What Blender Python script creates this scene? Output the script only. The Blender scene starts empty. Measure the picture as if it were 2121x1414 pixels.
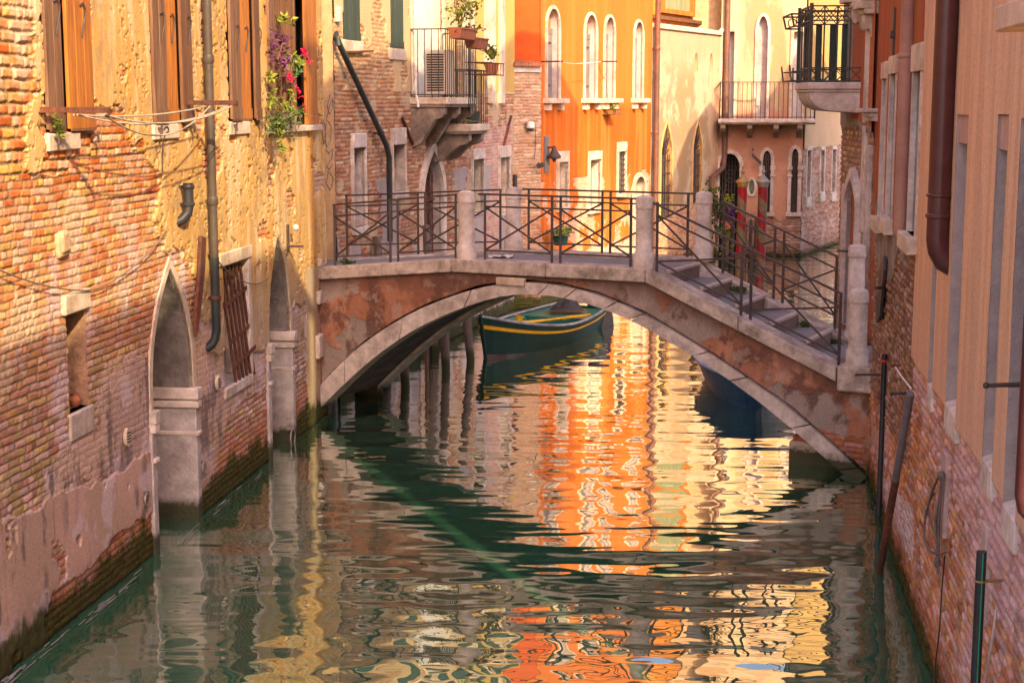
import bpy, bmesh, math, random
import numpy as np
from mathutils import Vector, Matrix
rnd = random.Random(7)
S = bpy.context.scene
COL = S.collection
# ------------------------------------------------------------------ camera, sky, sun, exposure
F_PX, TH, EYE = 3200.0, math.atan(492 / 3200.0), 4.7
cd = bpy.data.cameras.new('camera'); cam = bpy.data.objects.new('camera', cd); COL.objects.link(cam)
cam.location = (0, 0, EYE); cam.rotation_euler = (math.pi / 2 - TH, 0, 0)
cd.sensor_width = 36; cd.lens = 36 * F_PX / 2121; cd.clip_end = 500
S.camera = cam
SUN = Vector((.272, -.68, .44)).normalized()          # towards the sun
wd = bpy.data.worlds.new('World'); S.world = wd; wd.use_nodes = True
nt = wd.node_tree; bg = nt.nodes['Background']; bg.inputs[1].default_value = 0.15
sky = nt.nodes.new('ShaderNodeTexSky'); sky.sky_type = 'NISHITA'; sky.sun_disc = False
sky.sun_elevation = math.asin(SUN.z); sky.sun_rotation = math.atan2(SUN.x, SUN.y)
sky.dust_density = 3.0; sky.air_density = 1.0; sky.ozone_density = .6
tint = nt.nodes.new('ShaderNodeMix'); tint.data_type = 'RGBA'; tint.blend_type = 'MULTIPLY'
tint.inputs[0].default_value = 1.0; tint.inputs[7].default_value = (1.14, .93, .92, 1)
nt.links.new(sky.outputs[0], tint.inputs[6]); nt.links.new(tint.outputs[2], bg.inputs[0])
sd = bpy.data.lights.new('sun', 'SUN'); sun = bpy.data.objects.new('sun', sd); COL.objects.link(sun)
sd.energy = 2.2; sd.angle = math.radians(.5); sd.color = (1.0, .77, .44)
sun.rotation_euler = SUN.to_track_quat('Z', 'Y').to_euler(); sun.location = (5, -8, 30)
S.view_settings.view_transform = 'Standard'; S.view_settings.look = 'None'; S.view_settings.exposure = 1.82
S.cycles.diffuse_bounces = 5; S.cycles.max_bounces = 8; S.cycles.glossy_bounces = 3
S.cycles.caustics_reflective = False; S.cycles.caustics_refractive = False
S.cycles.use_denoising = True; S.cycles.sample_clamp_indirect = 4
# ------------------------------------------------------------------ picture ray -> plan helpers
_c, _s = math.cos(TH), math.sin(TH)
def ray(u, v):
    a = (u - 1060.5) / F_PX; b = -(v - 707) / F_PX
    return (a, _c + b * _s, -_s + b * _c)
def at_z(u, v, z=0.0):
    d = ray(u, v); t = (z - EYE) / d[2]; return Vector((d[0] * t, d[1] * t, z))
def at_y(u, v, y):
    d = ray(u, v); t = y / d[1]; return Vector((d[0] * t, y, EYE + d[2] * t))
class Wall:
    """a vertical plane from p to q in plan; s along it, z up, d out towards the canal"""
    def __init__(w, p, q, side):
        w.p = Vector((p[0], p[1])); e = Vector((q[0], q[1])) - w.p
        w.L = e.length; w.u = e / w.L
        w.n = Vector((w.u.y, -w.u.x)) * side; w.side = side
    def P(w, s, z, d=0.0):
        x = w.p + w.u * s + w.n * d
        return Vector((x.x, x.y, z))
    def px(w, u, v, d=0.0):
        r = ray(u, v); a = w.p + w.n * d
        k = (a.x * w.n.x + a.y * w.n.y) / (r[0] * w.n.x + r[1] * w.n.y)
        X = Vector((r[0] * k, r[1] * k)); return ((X - a).dot(w.u), EYE + r[2] * k)
    def rect(w, u0, v0, u1, v1, d=0.0):
        um, vm = (u0 + u1) / 2, (v0 + v1) / 2
        s0, s1 = w.px(u0, vm, d)[0], w.px(u1, vm, d)[0]
        return min(s0, s1), max(s0, s1), w.px(um, v1, d)[1], w.px(um, v0, d)[1]
    U3 = property(lambda w: Vector((w.u.x, w.u.y, 0)))
    N3 = property(lambda w: Vector((w.n.x, w.n.y, 0)))
ZV = Vector((0, 0, 1))
# ------------------------------------------------------------------ materials
def lin(h):
    r = [int(h[i:i + 2], 16) / 255 for i in (0, 2, 4)]
    return tuple(x / 12.92 if x <= .04045 else ((x + .055) / 1.055) ** 2.4 for x in r)
MATS = {}
def mat(name, col, col2=None, rough=.8, scale=6.0, stretch=(1, 1, 1), amt=.25, bump=.2, bscale=40.0, metal=0.0, spec=.3, big=1.2, weed=False):
    """two colours mixed by a stain noise, fine value noise and fine bump"""
    if name in MATS: return MATS[name]
    m = bpy.data.materials.new(name); m.use_nodes = True; n = m.node_tree.nodes; l = m.node_tree.links
    b = n['Principled BSDF']; b.inputs['Roughness'].default_value = rough; b.inputs['Metallic'].default_value = metal
    b.inputs['Specular IOR Level'].default_value = spec
    tc = n.new('ShaderNodeTexCoord'); mp = n.new('ShaderNodeMapping'); mp.inputs['Scale'].default_value = stretch
    l.new(tc.outputs['Object'], mp.inputs['Vector'])
    n1 = n.new('ShaderNodeTexNoise'); n1.inputs['Scale'].default_value = scale; n1.inputs['Detail'].default_value = 8; n1.inputs['Roughness'].default_value = .65
    n2 = n.new('ShaderNodeTexNoise'); n2.inputs['Scale'].default_value = big; n2.inputs['Detail'].default_value = 6; n2.inputs['Roughness'].default_value = .7
    l.new(mp.outputs[0], n1.inputs['Vector']); l.new(mp.outputs[0], n2.inputs['Vector'])
    r2 = n.new('ShaderNodeMapRange'); r2.inputs[1].default_value = .42; r2.inputs[2].default_value = .62
    l.new(n2.outputs[0], r2.inputs[0])
    mx = n.new('ShaderNodeMix'); mx.data_type = 'RGBA'
    mx.inputs[6].default_value = (*col, 1); mx.inputs[7].default_value = (*(col2 or col), 1); l.new(r2.outputs[0], mx.inputs[0])
    r1 = n.new('ShaderNodeMapRange'); r1.inputs[1].default_value = .3; r1.inputs[2].default_value = .7
    r1.inputs[3].default_value = 1 - amt; r1.inputs[4].default_value = 1 + amt; l.new(n1.outputs[0], r1.inputs[0])
    mu = n.new('ShaderNodeMix'); mu.data_type = 'RGBA'; mu.blend_type = 'MULTIPLY'; mu.inputs[0].default_value = 1
    l.new(mx.outputs[2], mu.inputs[6]); l.new(r1.outputs[0], mu.inputs[7]); out = mu.outputs[2]
    if weed:
        sx = n.new('ShaderNodeSeparateXYZ'); l.new(tc.outputs['Object'], sx.inputs[0]); ad = n.new('ShaderNodeMath'); ad.operation = 'MULTIPLY_ADD'; ad.inputs[1].default_value = -.35
        l.new(n1.outputs[0], ad.inputs[0]); l.new(sx.outputs[2], ad.inputs[2]); rr = n.new('ShaderNodeMapRange'); rr.inputs[1].default_value = -.02; rr.inputs[2].default_value = .10; rr.inputs[3].default_value = .95; rr.inputs[4].default_value = 0
        l.new(ad.outputs[0], rr.inputs[0]); wm = n.new('ShaderNodeMix'); wm.data_type = 'RGBA'; wm.inputs[7].default_value = (.030, .034, .010, 1); l.new(rr.outputs[0], wm.inputs[0]); l.new(out, wm.inputs[6]); out = wm.outputs[2]
    l.new(out, b.inputs['Base Color'])
    if bump:
        n3 = n.new('ShaderNodeTexNoise'); n3.inputs['Scale'].default_value = bscale; n3.inputs['Detail'].default_value = 5
        l.new(mp.outputs[0], n3.inputs['Vector'])
        bp = n.new('ShaderNodeBump'); bp.inputs['Strength'].default_value = bump; bp.inputs['Distance'].default_value = .02
        l.new(n3.outputs[0], bp.inputs['Height']); l.new(bp.outputs[0], b.inputs['Normal'])
    MATS[name] = m; return m
def masonry():
    m = bpy.data.materials.new('masonry'); m.use_nodes = True; n = m.node_tree.nodes; l = m.node_tree.links
    b = n['Principled BSDF']; b.inputs['Roughness'].default_value = .93; b.inputs['Specular IOR Level'].default_value = .15
    at = n.new('ShaderNodeAttribute'); at.attribute_name = 'Col'
    tc = n.new('ShaderNodeTexCoord')
    n1 = n.new('ShaderNodeTexNoise'); n1.inputs['Scale'].default_value = 38; n1.inputs['Detail'].default_value = 6; n1.inputs['Roughness'].default_value = .7
    l.new(tc.outputs['Object'], n1.inputs['Vector'])
    r1 = n.new('ShaderNodeMapRange'); r1.inputs[1].default_value = .3; r1.inputs[2].default_value = .7; r1.inputs[3].default_value = .78; r1.inputs[4].default_value = 1.2
    l.new(n1.outputs[0], r1.inputs[0])
    mu = n.new('ShaderNodeMix'); mu.data_type = 'RGBA'; mu.blend_type = 'MULTIPLY'; mu.inputs[0].default_value = 1
    l.new(at.outputs['Color'], mu.inputs[6]); l.new(r1.outputs[0], mu.inputs[7]); l.new(mu.outputs[2], b.inputs['Base Color'])
    bp = n.new('ShaderNodeBump'); bp.inputs['Strength'].default_value = .45; bp.inputs['Distance'].default_value = .012
    l.new(n1.outputs[0], bp.inputs['Height']); l.new(bp.outputs[0], b.inputs['Normal'])
    return m
M_MAS = masonry()
STONE = mat('istrian_stone', (.64, .54, .49), (.42, .34, .29), .8, 9, amt=.22, bump=.35, bscale=30, big=2.2, weed=True)
STONE_L = mat('pale_stone', (.66, .54, .43), (.44, .33, .24), .8, 9, amt=.2, bump=.35, bscale=30, big=2.0, weed=True)
STONE_G = mat('grey_reveal_stone', (.50, .44, .43), (.34, .29, .28), .85, 7, amt=.25, bump=.6, bscale=22, big=2.5, weed=True)
LILAC = mat('lilac_grey_plaster', (.41, .325, .30), (.33, .26, .245), .9, 8, amt=.15, bump=.5, bscale=50)
PAVE = mat('trachyte_paving', (.22, .20, .21), (.17, .155, .16), .75, 10, amt=.18, bump=.3)
NOSE = mat('step_nosing', (.50, .41, .37), (.36, .29, .26), .75, 10, amt=.18, bump=.3)
IRON = mat('painted_iron', (.055, .042, .045), (.085, .055, .045), .55, 14, amt=.3, bump=.15, metal=.2, spec=.4)
RUST = mat('rusty_iron', (.16, .055, .03), (.08, .035, .025), .85, 20, amt=.4, bump=.5)
DARK = mat('dark_interior', (.02, .016, .014), None, .9, 5, amt=.3, bump=0)
GLASS = mat('window_glass', (.03, .035, .04), None, .08, 5, amt=.1, bump=0, spec=.6)
WOOD_O = mat('orange_shutter_wood', (.46, .175, .028), (.30, .10, .022), .6, 5, (7, 7, .5), .3, .15, 30, big=2)
WOOD_B = mat('brown_shutter_wood', (.17, .08, .038), (.11, .05, .026), .65, 5, (7, 7, .5), .35, .2, 30, big=2)
WOOD_G = mat('weathered_shutter_wood', (.22, .12, .068), (.14, .07, .04), .7, 5, (7, 7, .5), .3, .2, 30, big=2)
GREEN_W = mat('green_shutter_paint', (.035, .055, .045), (.05, .075, .055), .6, 6, (5, 5, .6), .25, .2, 30)
GREY_W = mat('grey_shutter_paint', (.22, .19, .18), (.16, .13, .12), .7, 6, (5, 5, .6), .25, .2, 30)
PIPE_G = mat('grey_green_pipe', (.085, .066, .052), (.065, .05, .04), .5, 8, amt=.2, bump=.1)
PIPE_T = mat('dark_teal_pipe', (.024, .034, .036), (.035, .04, .038), .45, 8, amt=.25, bump=.15)
PIPE_K = mat('black_pipe', (.02, .021, .025), (.035, .035, .04), .45, 8, amt=.25, bump=.1)
PIPE_B = mat('brown_metal_pipe', (.095, .028, .028), (.075, .02, .02), .35, 8, amt=.15, bump=.08, spec=.5)
PIPE_P = mat('pink_painted_pipe', (.40, .21, .16), (.33, .17, .135), .6, 8, amt=.12, bump=.1)
PIPE_R = mat('copper_brown_pipe', (.17, .075, .05), (.11, .06, .045), .5, 8, amt=.2, bump=.1)
WHITE = mat('white_paint', (.72, .68, .64), (.6, .55, .5), .6, 8, amt=.12, bump=.1)
ROPE = mat('rope', (.55, .47, .36), (.4, .33, .25), .9, 30, amt=.25, bump=.4, bscale=120)
ROPE_G = mat('grey_rope', (.20, .16, .14), (.13, .1, .09), .9, 30, amt=.3, bump=.5, bscale=120)
TERRA = mat('terracotta', (.45, .16, .07), (.36, .13, .07), .8, 10, amt=.2, bump=.2)
TILE = mat('roof_tile', (.42, .17, .08), (.28, .12, .07), .85, 8, amt=.3, bump=.4)
POLE_W = mat('wet_pole_wood', (.10, .07, .06), (.17, .12, .10), .75, 6, (8, 8, .6), .35, .4, 25, weed=True)
LEAF_Y = mat('yellow_leaf', (.26, .28, .02), (.13, .19, .025), .6, 20, amt=.3, bump=0)  # yellow-green leaf colour
LEAF_G = mat('green_leaf', (.075, .13, .025), (.045, .085, .02), .6, 20, amt=.35, bump=0)
LEAF_R = mat('rosemary_leaf', (.12, .14, .07), (.08, .10, .05), .7, 20, amt=.3, bump=0)
LEAF_P = mat('purple_leaf', (.19, .055, .15), (.12, .04, .12), .55, 20, amt=.3, bump=0)
LEAF_D = mat('violet_leaf', (.07, .03, .11), (.10, .035, .10), .6, 20, amt=.3, bump=0)
PETAL = mat('red_petal', (.75, .01, .02), (.7, .01, .12), .5, 20, amt=.2, bump=0)
STEM = mat('woody_stem', (.14, .08, .05), None, .8, 20, amt=.3, bump=0)
BOAT_G = mat('boat_green', (.004, .022, .016), (.006, .028, .02), .5, 6, amt=.3, bump=.12, spec=.25)
BOAT_I = mat('boat_inner_green', (.025, .15, .09), (.02, .11, .07), .45, 6, amt=.2, bump=.08, spec=.5)
BOAT_Y = mat('boat_yellow', (.72, .38, .008), (.6, .3, .01), .45, 6, amt=.15, bump=.08)
BOAT_B = mat('boat_blue', (.035, .13, .30), (.02, .08, .19), .45, 6, amt=.25, bump=.1)
BLUE = mat('bright_blue_paint', (.02, .10, .42), (.015, .08, .3), .45, 6, amt=.2, bump=.08)
BOOT = mat('antifouling', (.075, .04, .035), (.15, .11, .10), .7, 6, amt=.3, bump=.15)
TARP = mat('black_tarp', (.028, .024, .028), (.045, .04, .04), .6, 6, amt=.3, bump=.5, bscale=12)
TEAL = mat('teal_tarp', (.010, .06, .05), (.012, .045, .04), .6, 6, amt=.3, bump=.5, bscale=12)
GOLD = mat('dull_gilt', (.34, .23, .08), (.24, .17, .08), .45, 10, amt=.25, bump=.1, metal=.5)
SILVER = mat('dull_silver_cap', (.26, .24, .23), (.2, .18, .17), .45, 10, amt=.2, bump=.1, metal=.4)
PLASTIC = mat('ac_plastic', (.62, .52, .44), None, .5, 5, amt=.06, bump=0)
LINE_W = mat('white_line', (.75, .70, .62), None, .8, 30, amt=.1, bump=0)
GREEN_S = mat('green_stripe', (.02, .25, .12), None, .45, 5, amt=.1, bump=0)
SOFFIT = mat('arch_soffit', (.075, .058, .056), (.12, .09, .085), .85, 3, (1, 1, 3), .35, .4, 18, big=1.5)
# ------------------------------------------------------------------ objects
def thing(name, label, cat, loc=(0, 0, 0), group=None):
    o = bpy.data.objects.new(name, None); COL.objects.link(o); o.location = loc
    o.empty_display_size = .2
    o['label'] = label; o['category'] = cat
    if group: o['group'] = group
    return o
def link(name, me, m, parent=None):
    o = bpy.data.objects.new(name, me); COL.objects.link(o)
    if m: me.materials.append(m)
    if parent is not None:
        o.parent = parent
        if parent.type == 'EMPTY': o.matrix_parent_inverse = Matrix.Translation(-Vector(parent.location))
    return o
def tag(o, label, cat, group=None):
    o['label'] = label; o['category'] = cat
    if group: o['group'] = group
    return o
class MB:
    def __init__(b): b.v = []; b.f = []
    def add(b, vs, fs):
        k = len(b.v); b.v += [tuple(x) for x in vs]; b.f += [tuple(i + k for i in f) for f in fs]
    def box(b, o, ax, ay, az):
        o, ax, ay, az = map(Vector, (o, ax, ay, az))
        b.add([o, o + ax, o + ax + ay, o + ay, o + az, o + ax + az, o + ax + ay + az, o + ay + az],
              [(0, 3, 2, 1), (4, 5, 6, 7), (0, 1, 5, 4), (1, 2, 6, 5), (2, 3, 7, 6), (3, 0, 4, 7)])
    def wbox(b, w, s0, s1, z0, z1, d0, d1):
        b.box(w.P(s0, z0, d0), w.U3 * (s1 - s0), w.N3 * (d1 - d0), ZV * (z1 - z0))
    def bar(b, p, q, w, h=None, up=ZV):
        p, q = Vector(p), Vector(q); h = h or w; t = (q - p).normalized()
        x = t.cross(up)
        if x.length < 1e-4: x = t.cross(Vector((1, 0, 0)))
        x.normalize(); y = x.cross(t).normalized()
        b.box(p - x * w / 2 - y * h / 2, x * w, y * h, q - p)
    def tube(b, pts, r, n=8):
        pts = [Vector(p) for p in pts]; rs = r if isinstance(r, (list, tuple)) else [r] * len(pts)
        k = len(b.v); X = None
        for i, p in enumerate(pts):
            t = (pts[min(i + 1, len(pts) - 1)] - pts[max(i - 1, 0)]).normalized()
            if X is None:
                X = t.cross(Vector((.3, .2, 1))); 
                if X.length < .05: X = t.cross(Vector((1, 0, 0)))
            X = (X - t * X.dot(t)).normalized(); Y = t.cross(X)
            for j in range(n):
                a = 2 * math.pi * j / n; b.v.append(tuple(p + (X * math.cos(a) + Y * math.sin(a)) * rs[i]))
        for i in range(len(pts) - 1):
            for j in range(n):
                a, c = k + i * n + j, k + i * n + (j + 1) % n
                b.f.append((a, c, c + n, a + n))
        b.f.append(tuple(k + j for j in range(n))[::-1]); e = k + (len(pts) - 1) * n
        b.f.append(tuple(e + j for j in range(n)))
    def lathe(b, base, prof, n=20):
        base = Vector(base); k = len(b.v)
        for r, z in prof:
            for j in range(n):
                a = 2 * math.pi * j / n; b.v.append((base.x + r * math.cos(a), base.y + r * math.sin(a), base.z + z))
        for i in range(len(prof) - 1):
            for j in range(n):
                a, c = k + i * n + j, k + i * n + (j + 1) % n
                b.f.append((a, c, c + n, a + n))
        b.f.append(tuple(k + j for j in range(n))[::-1]); e = k + (len(prof) - 1) * n
        b.f.append(tuple(e + j for j in range(n)))
    def prism(b, pts, vec):
        pts = [Vector(p) for p in pts]; vec = Vector(vec); n = len(pts)
        b.add(pts + [p + vec for p in pts], [tuple(range(n)), tuple(range(2 * n - 1, n - 1, -1))] +
              [(i, (i + 1) % n, n + (i + 1) % n, n + i) for i in range(n)])
    def sphere(b, c, r, n=10, sq=(1, 1, 1)):
        c = Vector(c); prof = [(max(1e-3, r * math.sin(math.pi * i / n)), -r * math.cos(math.pi * i / n)) for i in range(n + 1)]
        k = len(b.v); b.lathe((0, 0, 0), prof, n * 2)
        b.v[k:] = [(c.x + x * sq[0], c.y + y * sq[1], c.z + z * sq[2]) for x, y, z in b.v[k:]]
    def build(b, name, m, parent=None, bevel=0, angle=40):
        me = bpy.data.meshes.new(name); me.from_pydata(b.v, [], b.f)
        bm = bmesh.new(); bm.from_mesh(me); bmesh.ops.recalc_face_normals(bm, faces=bm.faces); bm.to_mesh(me); bm.free()
        me.shade_smooth(); me.set_sharp_from_angle(angle=math.radians(angle))
        o = link(name, me, m, parent)
        if bevel:
            md = o.modifiers.new('bevel', 'BEVEL'); md.width = bevel; md.segments = 2; md.limit_method = 'ANGLE'; md.harden_normals = False
        return o
# ------------------------------------------------------------------ numpy noise and masonry painting
_T = np.random.RandomState(11).rand(256, 256)
def vnoise(x, y, seed=0):
    x = x + seed * 17.31; y = y + seed * 9.73
    xi = np.floor(x).astype(int); yi = np.floor(y).astype(int); fx = x - xi; fy = y - yi
    fx = fx * fx * (3 - 2 * fx); fy = fy * fy * (3 - 2 * fy)
    g = lambda a, b: _T[a & 255, b & 255]
    return (g(xi, yi) * (1 - fx) + g(xi + 1, yi) * fx) * (1 - fy) + (g(xi, yi + 1) * (1 - fx) + g(xi + 1, yi + 1) * fx) * fy
def fbm(x, y, o=4, seed=0, gain=.55):
    a, t, n = 1.0, 0.0, 0.0
    for i in range(o):
        t = t + a * vnoise(x, y, seed + i * 3); n += a; a *= gain; x = x * 2.03; y = y * 2.03
    return t / n
def ss(a, b, x):
    t = np.clip((x - a) / (b - a), 0, 1); return t * t * (3 - 2 * t)
def hsh(i, j, k=0):
    return _T[(i * 37 + j * 101 + k * 53) & 255, (i * 61 + j * 29 + k * 97 + (i * j) % 13) & 255]
def mix(a, b, m):
    a = np.asarray(a, float); b = np.asarray(b, float); m = np.asarray(m)[..., None]
    return a * (1 - m) + b * m
def inpoly(x, y, poly):
    r = np.zeros(x.shape, bool); n = len(poly)
    for i in range(n):
        x0, y0 = poly[i]; x1, y1 = poly[(i + 1) % n]
        if y0 == y1: continue
        c = ((y0 > y) != (y1 > y)) & (x < (x1 - x0) * (y - y0) / (y1 - y0) + x0); r ^= c
    return r
def region(U, Z, polys, warp=.12, seed=0):
    """ragged-edged mask of polygons given on the wall"""
    a = warp * (fbm(U * 1.7, Z * 2.6, 6, seed + 40, .72) - .5) * 2.8; c = warp * (fbm(U * 1.7, Z * 2.6, 6, seed + 60, .72) - .5) * 2.8
    m = np.zeros(U.shape, bool)
    for p in polys: m |= inpoly(U + a, Z + c, p)
    return m
def pick(r, pal):
    pal = np.asarray(pal, float); return pal[np.clip((r * len(pal)).astype(int), 0, len(pal) - 1)]
def bricks(U, Z, seed, pal, mort, bl=.25, ch=.07, jit=.016, gap=.008, relief=.010):
    u = U + .03 * (fbm(U * 3, Z * 3, 3, seed) - .5); z = Z + .035 * (fbm(U * 1.3, Z * 1.3, 3, seed + 5) - .5) + .012 * (fbm(U * 9, Z * 9, 2, seed + 8) - .5)
    row = np.floor(z / ch).astype(int); fr = z - row * ch
    off = hsh(row, row * 0 + seed) * bl
    q = (u + off) / bl + .12 * (hsh(row, np.floor((u + off) / bl).astype(int), 3) - .5); c = np.floor(q).astype(int); fu = (q - c) * bl
    half = hsh(row, c, 9) > .62
    fu = np.where(half, np.mod(fu, bl / 2), fu); bw = np.where(half, bl / 2, bl)
    c2 = c * 2 + np.where(half & ((q - c) > .5), 1, 0)
    d = np.minimum(np.minimum(fu, bw - fu), np.minimum(fr, ch - fr))
    er = fbm(U * 22, Z * 22, 3, seed + 13)
    prof = ss(gap * .5, gap + .006, d + .010 * (er - .5))
    r1, r2, r3 = hsh(row, c2, 1), hsh(row, c2, 2), hsh(row, c2, 4)
    H = prof * (.005 + relief * (.25 + r2)) + .007 * (er - .5)
    C = pick(r1, pal) * (.72 + .5 * r3)[..., None] * (.8 + .42 * fbm(U * 14, Z * 14, 3, seed + 21))[..., None]
    C = mix(np.asarray(mort) * (.75 + .5 * er)[..., None], C, prof)
    return H, C, prof
def waterline(U, Z, H, C, seed=0, top=.22):
    """weed and slime band at the canal's water line"""
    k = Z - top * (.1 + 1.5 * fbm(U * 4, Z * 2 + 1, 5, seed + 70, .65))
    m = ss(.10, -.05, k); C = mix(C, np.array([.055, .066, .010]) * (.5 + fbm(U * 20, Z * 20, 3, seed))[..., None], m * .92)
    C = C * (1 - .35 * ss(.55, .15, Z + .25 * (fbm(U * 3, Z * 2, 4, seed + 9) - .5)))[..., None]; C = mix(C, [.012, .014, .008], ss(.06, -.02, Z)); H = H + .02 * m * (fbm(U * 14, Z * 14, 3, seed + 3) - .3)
    return H, C
def field(w, name, parent, s0, s1, z0, z1, ds, dz, paint, holes=(), keep=None, d=0.0):
    ns, nz = max(2, int(round((s1 - s0) / ds)) + 1), max(2, int(round((z1 - z0) / dz)) + 1)
    s = np.linspace(s0, s1, ns); z = np.linspace(z0, z1, nz); U, Z = np.meshgrid(s, z)
    H, C = paint(U, Z); H = H + d
    V = np.empty((nz, ns, 3)); V[..., 0] = w.p.x + w.u.x * U + w.n.x * H; V[..., 1] = w.p.y + w.u.y * U + w.n.y * H; V[..., 2] = Z
    idx = np.arange(nz * ns).reshape(nz, ns)
    Q = np.stack([idx[:-1, :-1], idx[:-1, 1:], idx[1:, 1:], idx[1:, :-1]], -1).reshape(-1, 4)
    if w.side < 0: Q = Q[:, ::-1]
    cu = (U[:-1, :-1] + U[1:, 1:]).ravel() / 2; cz = (Z[:-1, :-1] + Z[1:, 1:]).ravel() / 2
    ok = np.ones(len(Q), bool)
    for h in holes: ok &= ~inpoly(cu, cz, h)
    if keep is not None: ok &= inpoly(cu, cz, keep)
    Q = Q[ok]
    me = bpy.data.meshes.new(name); me.vertices.add(nz * ns); me.vertices.foreach_set('co', V.ravel().astype('f'))
    me.loops.add(len(Q) * 4); me.loops.foreach_set('vertex_index', Q.ravel().astype('i'))
    me.polygons.add(len(Q)); me.polygons.foreach_set('loop_start', (np.arange(len(Q)) * 4).astype('i'))
    me.update(calc_edges=True)
    me.polygons.foreach_set('use_smooth', np.ones(len(Q), bool))
    a = me.attributes.new('Col', 'FLOAT_COLOR', 'POINT'); A = np.ones((nz * ns, 4), 'f'); A[:, :3] = np.clip(C, 0.003, .85).reshape(-1, 3)
    a.data.foreach_set('color', A.ravel())
    return link(name, me, M_MAS, parent)
# ------------------------------------------------------------------ openings
def R_(s0, s1, z0, z1): return [(s0, z0), (s1, z0), (s1, z1), (s0, z1)]
def ogive(s0, s1, z0, zs, za, p=1.8, n=9):
    m, h = (s0 + s1) / 2, (s1 - s0) / 2
    rt = [(m + h * (1 - (i / n) ** p), zs + (za - zs) * i / n) for i in range(n + 1)]
    return [(s0, z0), (s1, z0)] + rt + [(2 * m - x, z) for x, z in rt[-2::-1]]
def round_(s0, s1, z0, zs, za, n=10):
    m, h = (s0 + s1) / 2, (s1 - s0) / 2
    return [(s0, z0), (s1, z0)] + [(m + h * math.cos(math.pi * i / n), zs + (za - zs) * math.sin(math.pi * i / n)) for i in range(n + 1)]
def oval(sc, zc, a, b, n=18): return [(sc + a * math.cos(2 * math.pi * i / n - math.pi / 2), zc + b * math.sin(2 * math.pi * i / n - math.pi / 2)) for i in range(n)]
def offset(o, t):
    n = len(o); r = []
    for i in range(n):
        p0, p1, p2 = o[i - 1], o[i], o[(i + 1) % n]
        e1 = Vector((p1[0] - p0[0], p1[1] - p0[1])); e2 = Vector((p2[0] - p1[0], p2[1] - p1[1]))
        if e1.length < 1e-6: e1 = e2
        if e2.length < 1e-6: e2 = e1
        e1.normalize(); e2.normalize(); n1 = Vector((e1.y, -e1.x)); n2 = Vector((e2.y, -e2.x)); b = (n1 + n2)
        if b.length < 1e-4: b = n1
        b.normalize(); k = t / max(.35, b.dot(n1)); r.append((p1[0] + b.x * k, p1[1] + b.y * k))
    return r
def reveal(w, name, parent, o, depth, m, d0=.012):
    b = MB(); n = len(o)
    b.add([w.P(s, z, d0) for s, z in o] + [w.P(s, z, -depth) for s, z in o], [(i, (i + 1) % n, n + (i + 1) % n, n + i) for i in range(n)])
    return b.build(name, m, parent, angle=30)
def back(w, name, parent, o, depth, m, t=.03):
    b = MB(); b.prism([w.P(s, z, -depth) for s, z in o], w.N3 * -t); return b.build(name, m, parent)
def trim(w, name, parent, o, tw, td, m, open_bottom=True, d0=-.03, bevel=.008):
    q = offset(o, tw)
    if open_bottom: q[0] = (q[0][0], o[0][1]); q[1] = (q[1][0], o[1][1])
    b = MB(); n = len(o)
    for i in range(n):
        if open_bottom and i == 0: continue
        j = (i + 1) % n
        A = [w.P(*o[i], td), w.P(*o[j], td), w.P(*q[j], td), w.P(*q[i], td)]
        B = [w.P(*o[i], d0), w.P(*o[j], d0), w.P(*q[j], d0), w.P(*q[i], d0)]
        b.add(A + B, [(0, 1, 2, 3), (0, 4, 5, 1), (2, 6, 7, 3)] + ([(3, 7, 4, 0)] if open_bottom and i == 1 - 0 and False else []))
        if open_bottom and i == n - 1: b.add([A[1], A[2], B[2], B[1]], [(0, 1, 2, 3)])
        if open_bottom and i == 1: b.add([A[0], A[3], B[3], B[0]], [(0, 1, 2, 3)])
    return b.build(name, m, parent, angle=35)
def wbox(w, name, parent, r, d0, d1, m, bevel=.01):
    b = MB(); b.wbox(w, r[0], r[1], r[2], r[3], d0, d1); return b.build(name, m, parent, bevel=bevel)
def planks(w, name, parent, r, d0, d1, m, n=3, gap=.006, rails=True):
    b = MB(); W = (r[1] - r[0]) / n
    for i in range(n): b.wbox(w, r[0] + i * W + gap / 2, r[0] + (i + 1) * W - gap / 2, r[2], r[3], d0, d1)
    if rails:
        b.wbox(w, r[0], r[1], r[2], r[2] + .13, d1, d1 + .012); b.wbox(w, r[0], r[1], r[3] - .13, r[3], d1, d1 + .012)
    return b.build(name, m, parent, bevel=.004)
def grille(w, name, parent, r, d, m, nv, nh, t=.018):
    b = MB()
    for i in range(nv):
        s = r[0] + (i + .5) * (r[1] - r[0]) / nv; b.bar(w.P(s, r[2], d), w.P(s, r[3], d), t)
    for i in range(nh):
        z = r[2] + (i + .5) * (r[3] - r[2]) / nh; b.bar(w.P(r[0], z, d + .012), w.P(r[1], z, d + .012), t)
    return b.build(name, m, parent)
def shell(w, parent, s0, s1, z1, depth, m, zb=-.6, roof=True):
    """the sides, back and roof of a house behind its canal front"""
    b = MB(); P = w.P
    for s in (s0, s1): b.add([P(s, zb, .0), P(s, zb, -depth), P(s, z1, -depth), P(s, z1, .0)], [(0, 1, 2, 3)])
    b.add([P(s0, zb, -depth), P(s1, zb, -depth), P(s1, z1, -depth), P(s0, z1, -depth)], [(0, 1, 2, 3)])
    b.build('side_wall', m, parent)
    if roof:
        b = MB(); b.prism([P(s0, z1, .35), P(s0, z1 + .12, .35), P(s0, z1 + depth * .16, -depth / 2), P(s0, z1 + .12, -depth), P(s0, z1, -depth)], w.U3 * (s1 - s0))
        b.build('roof', TILE, parent)
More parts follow.
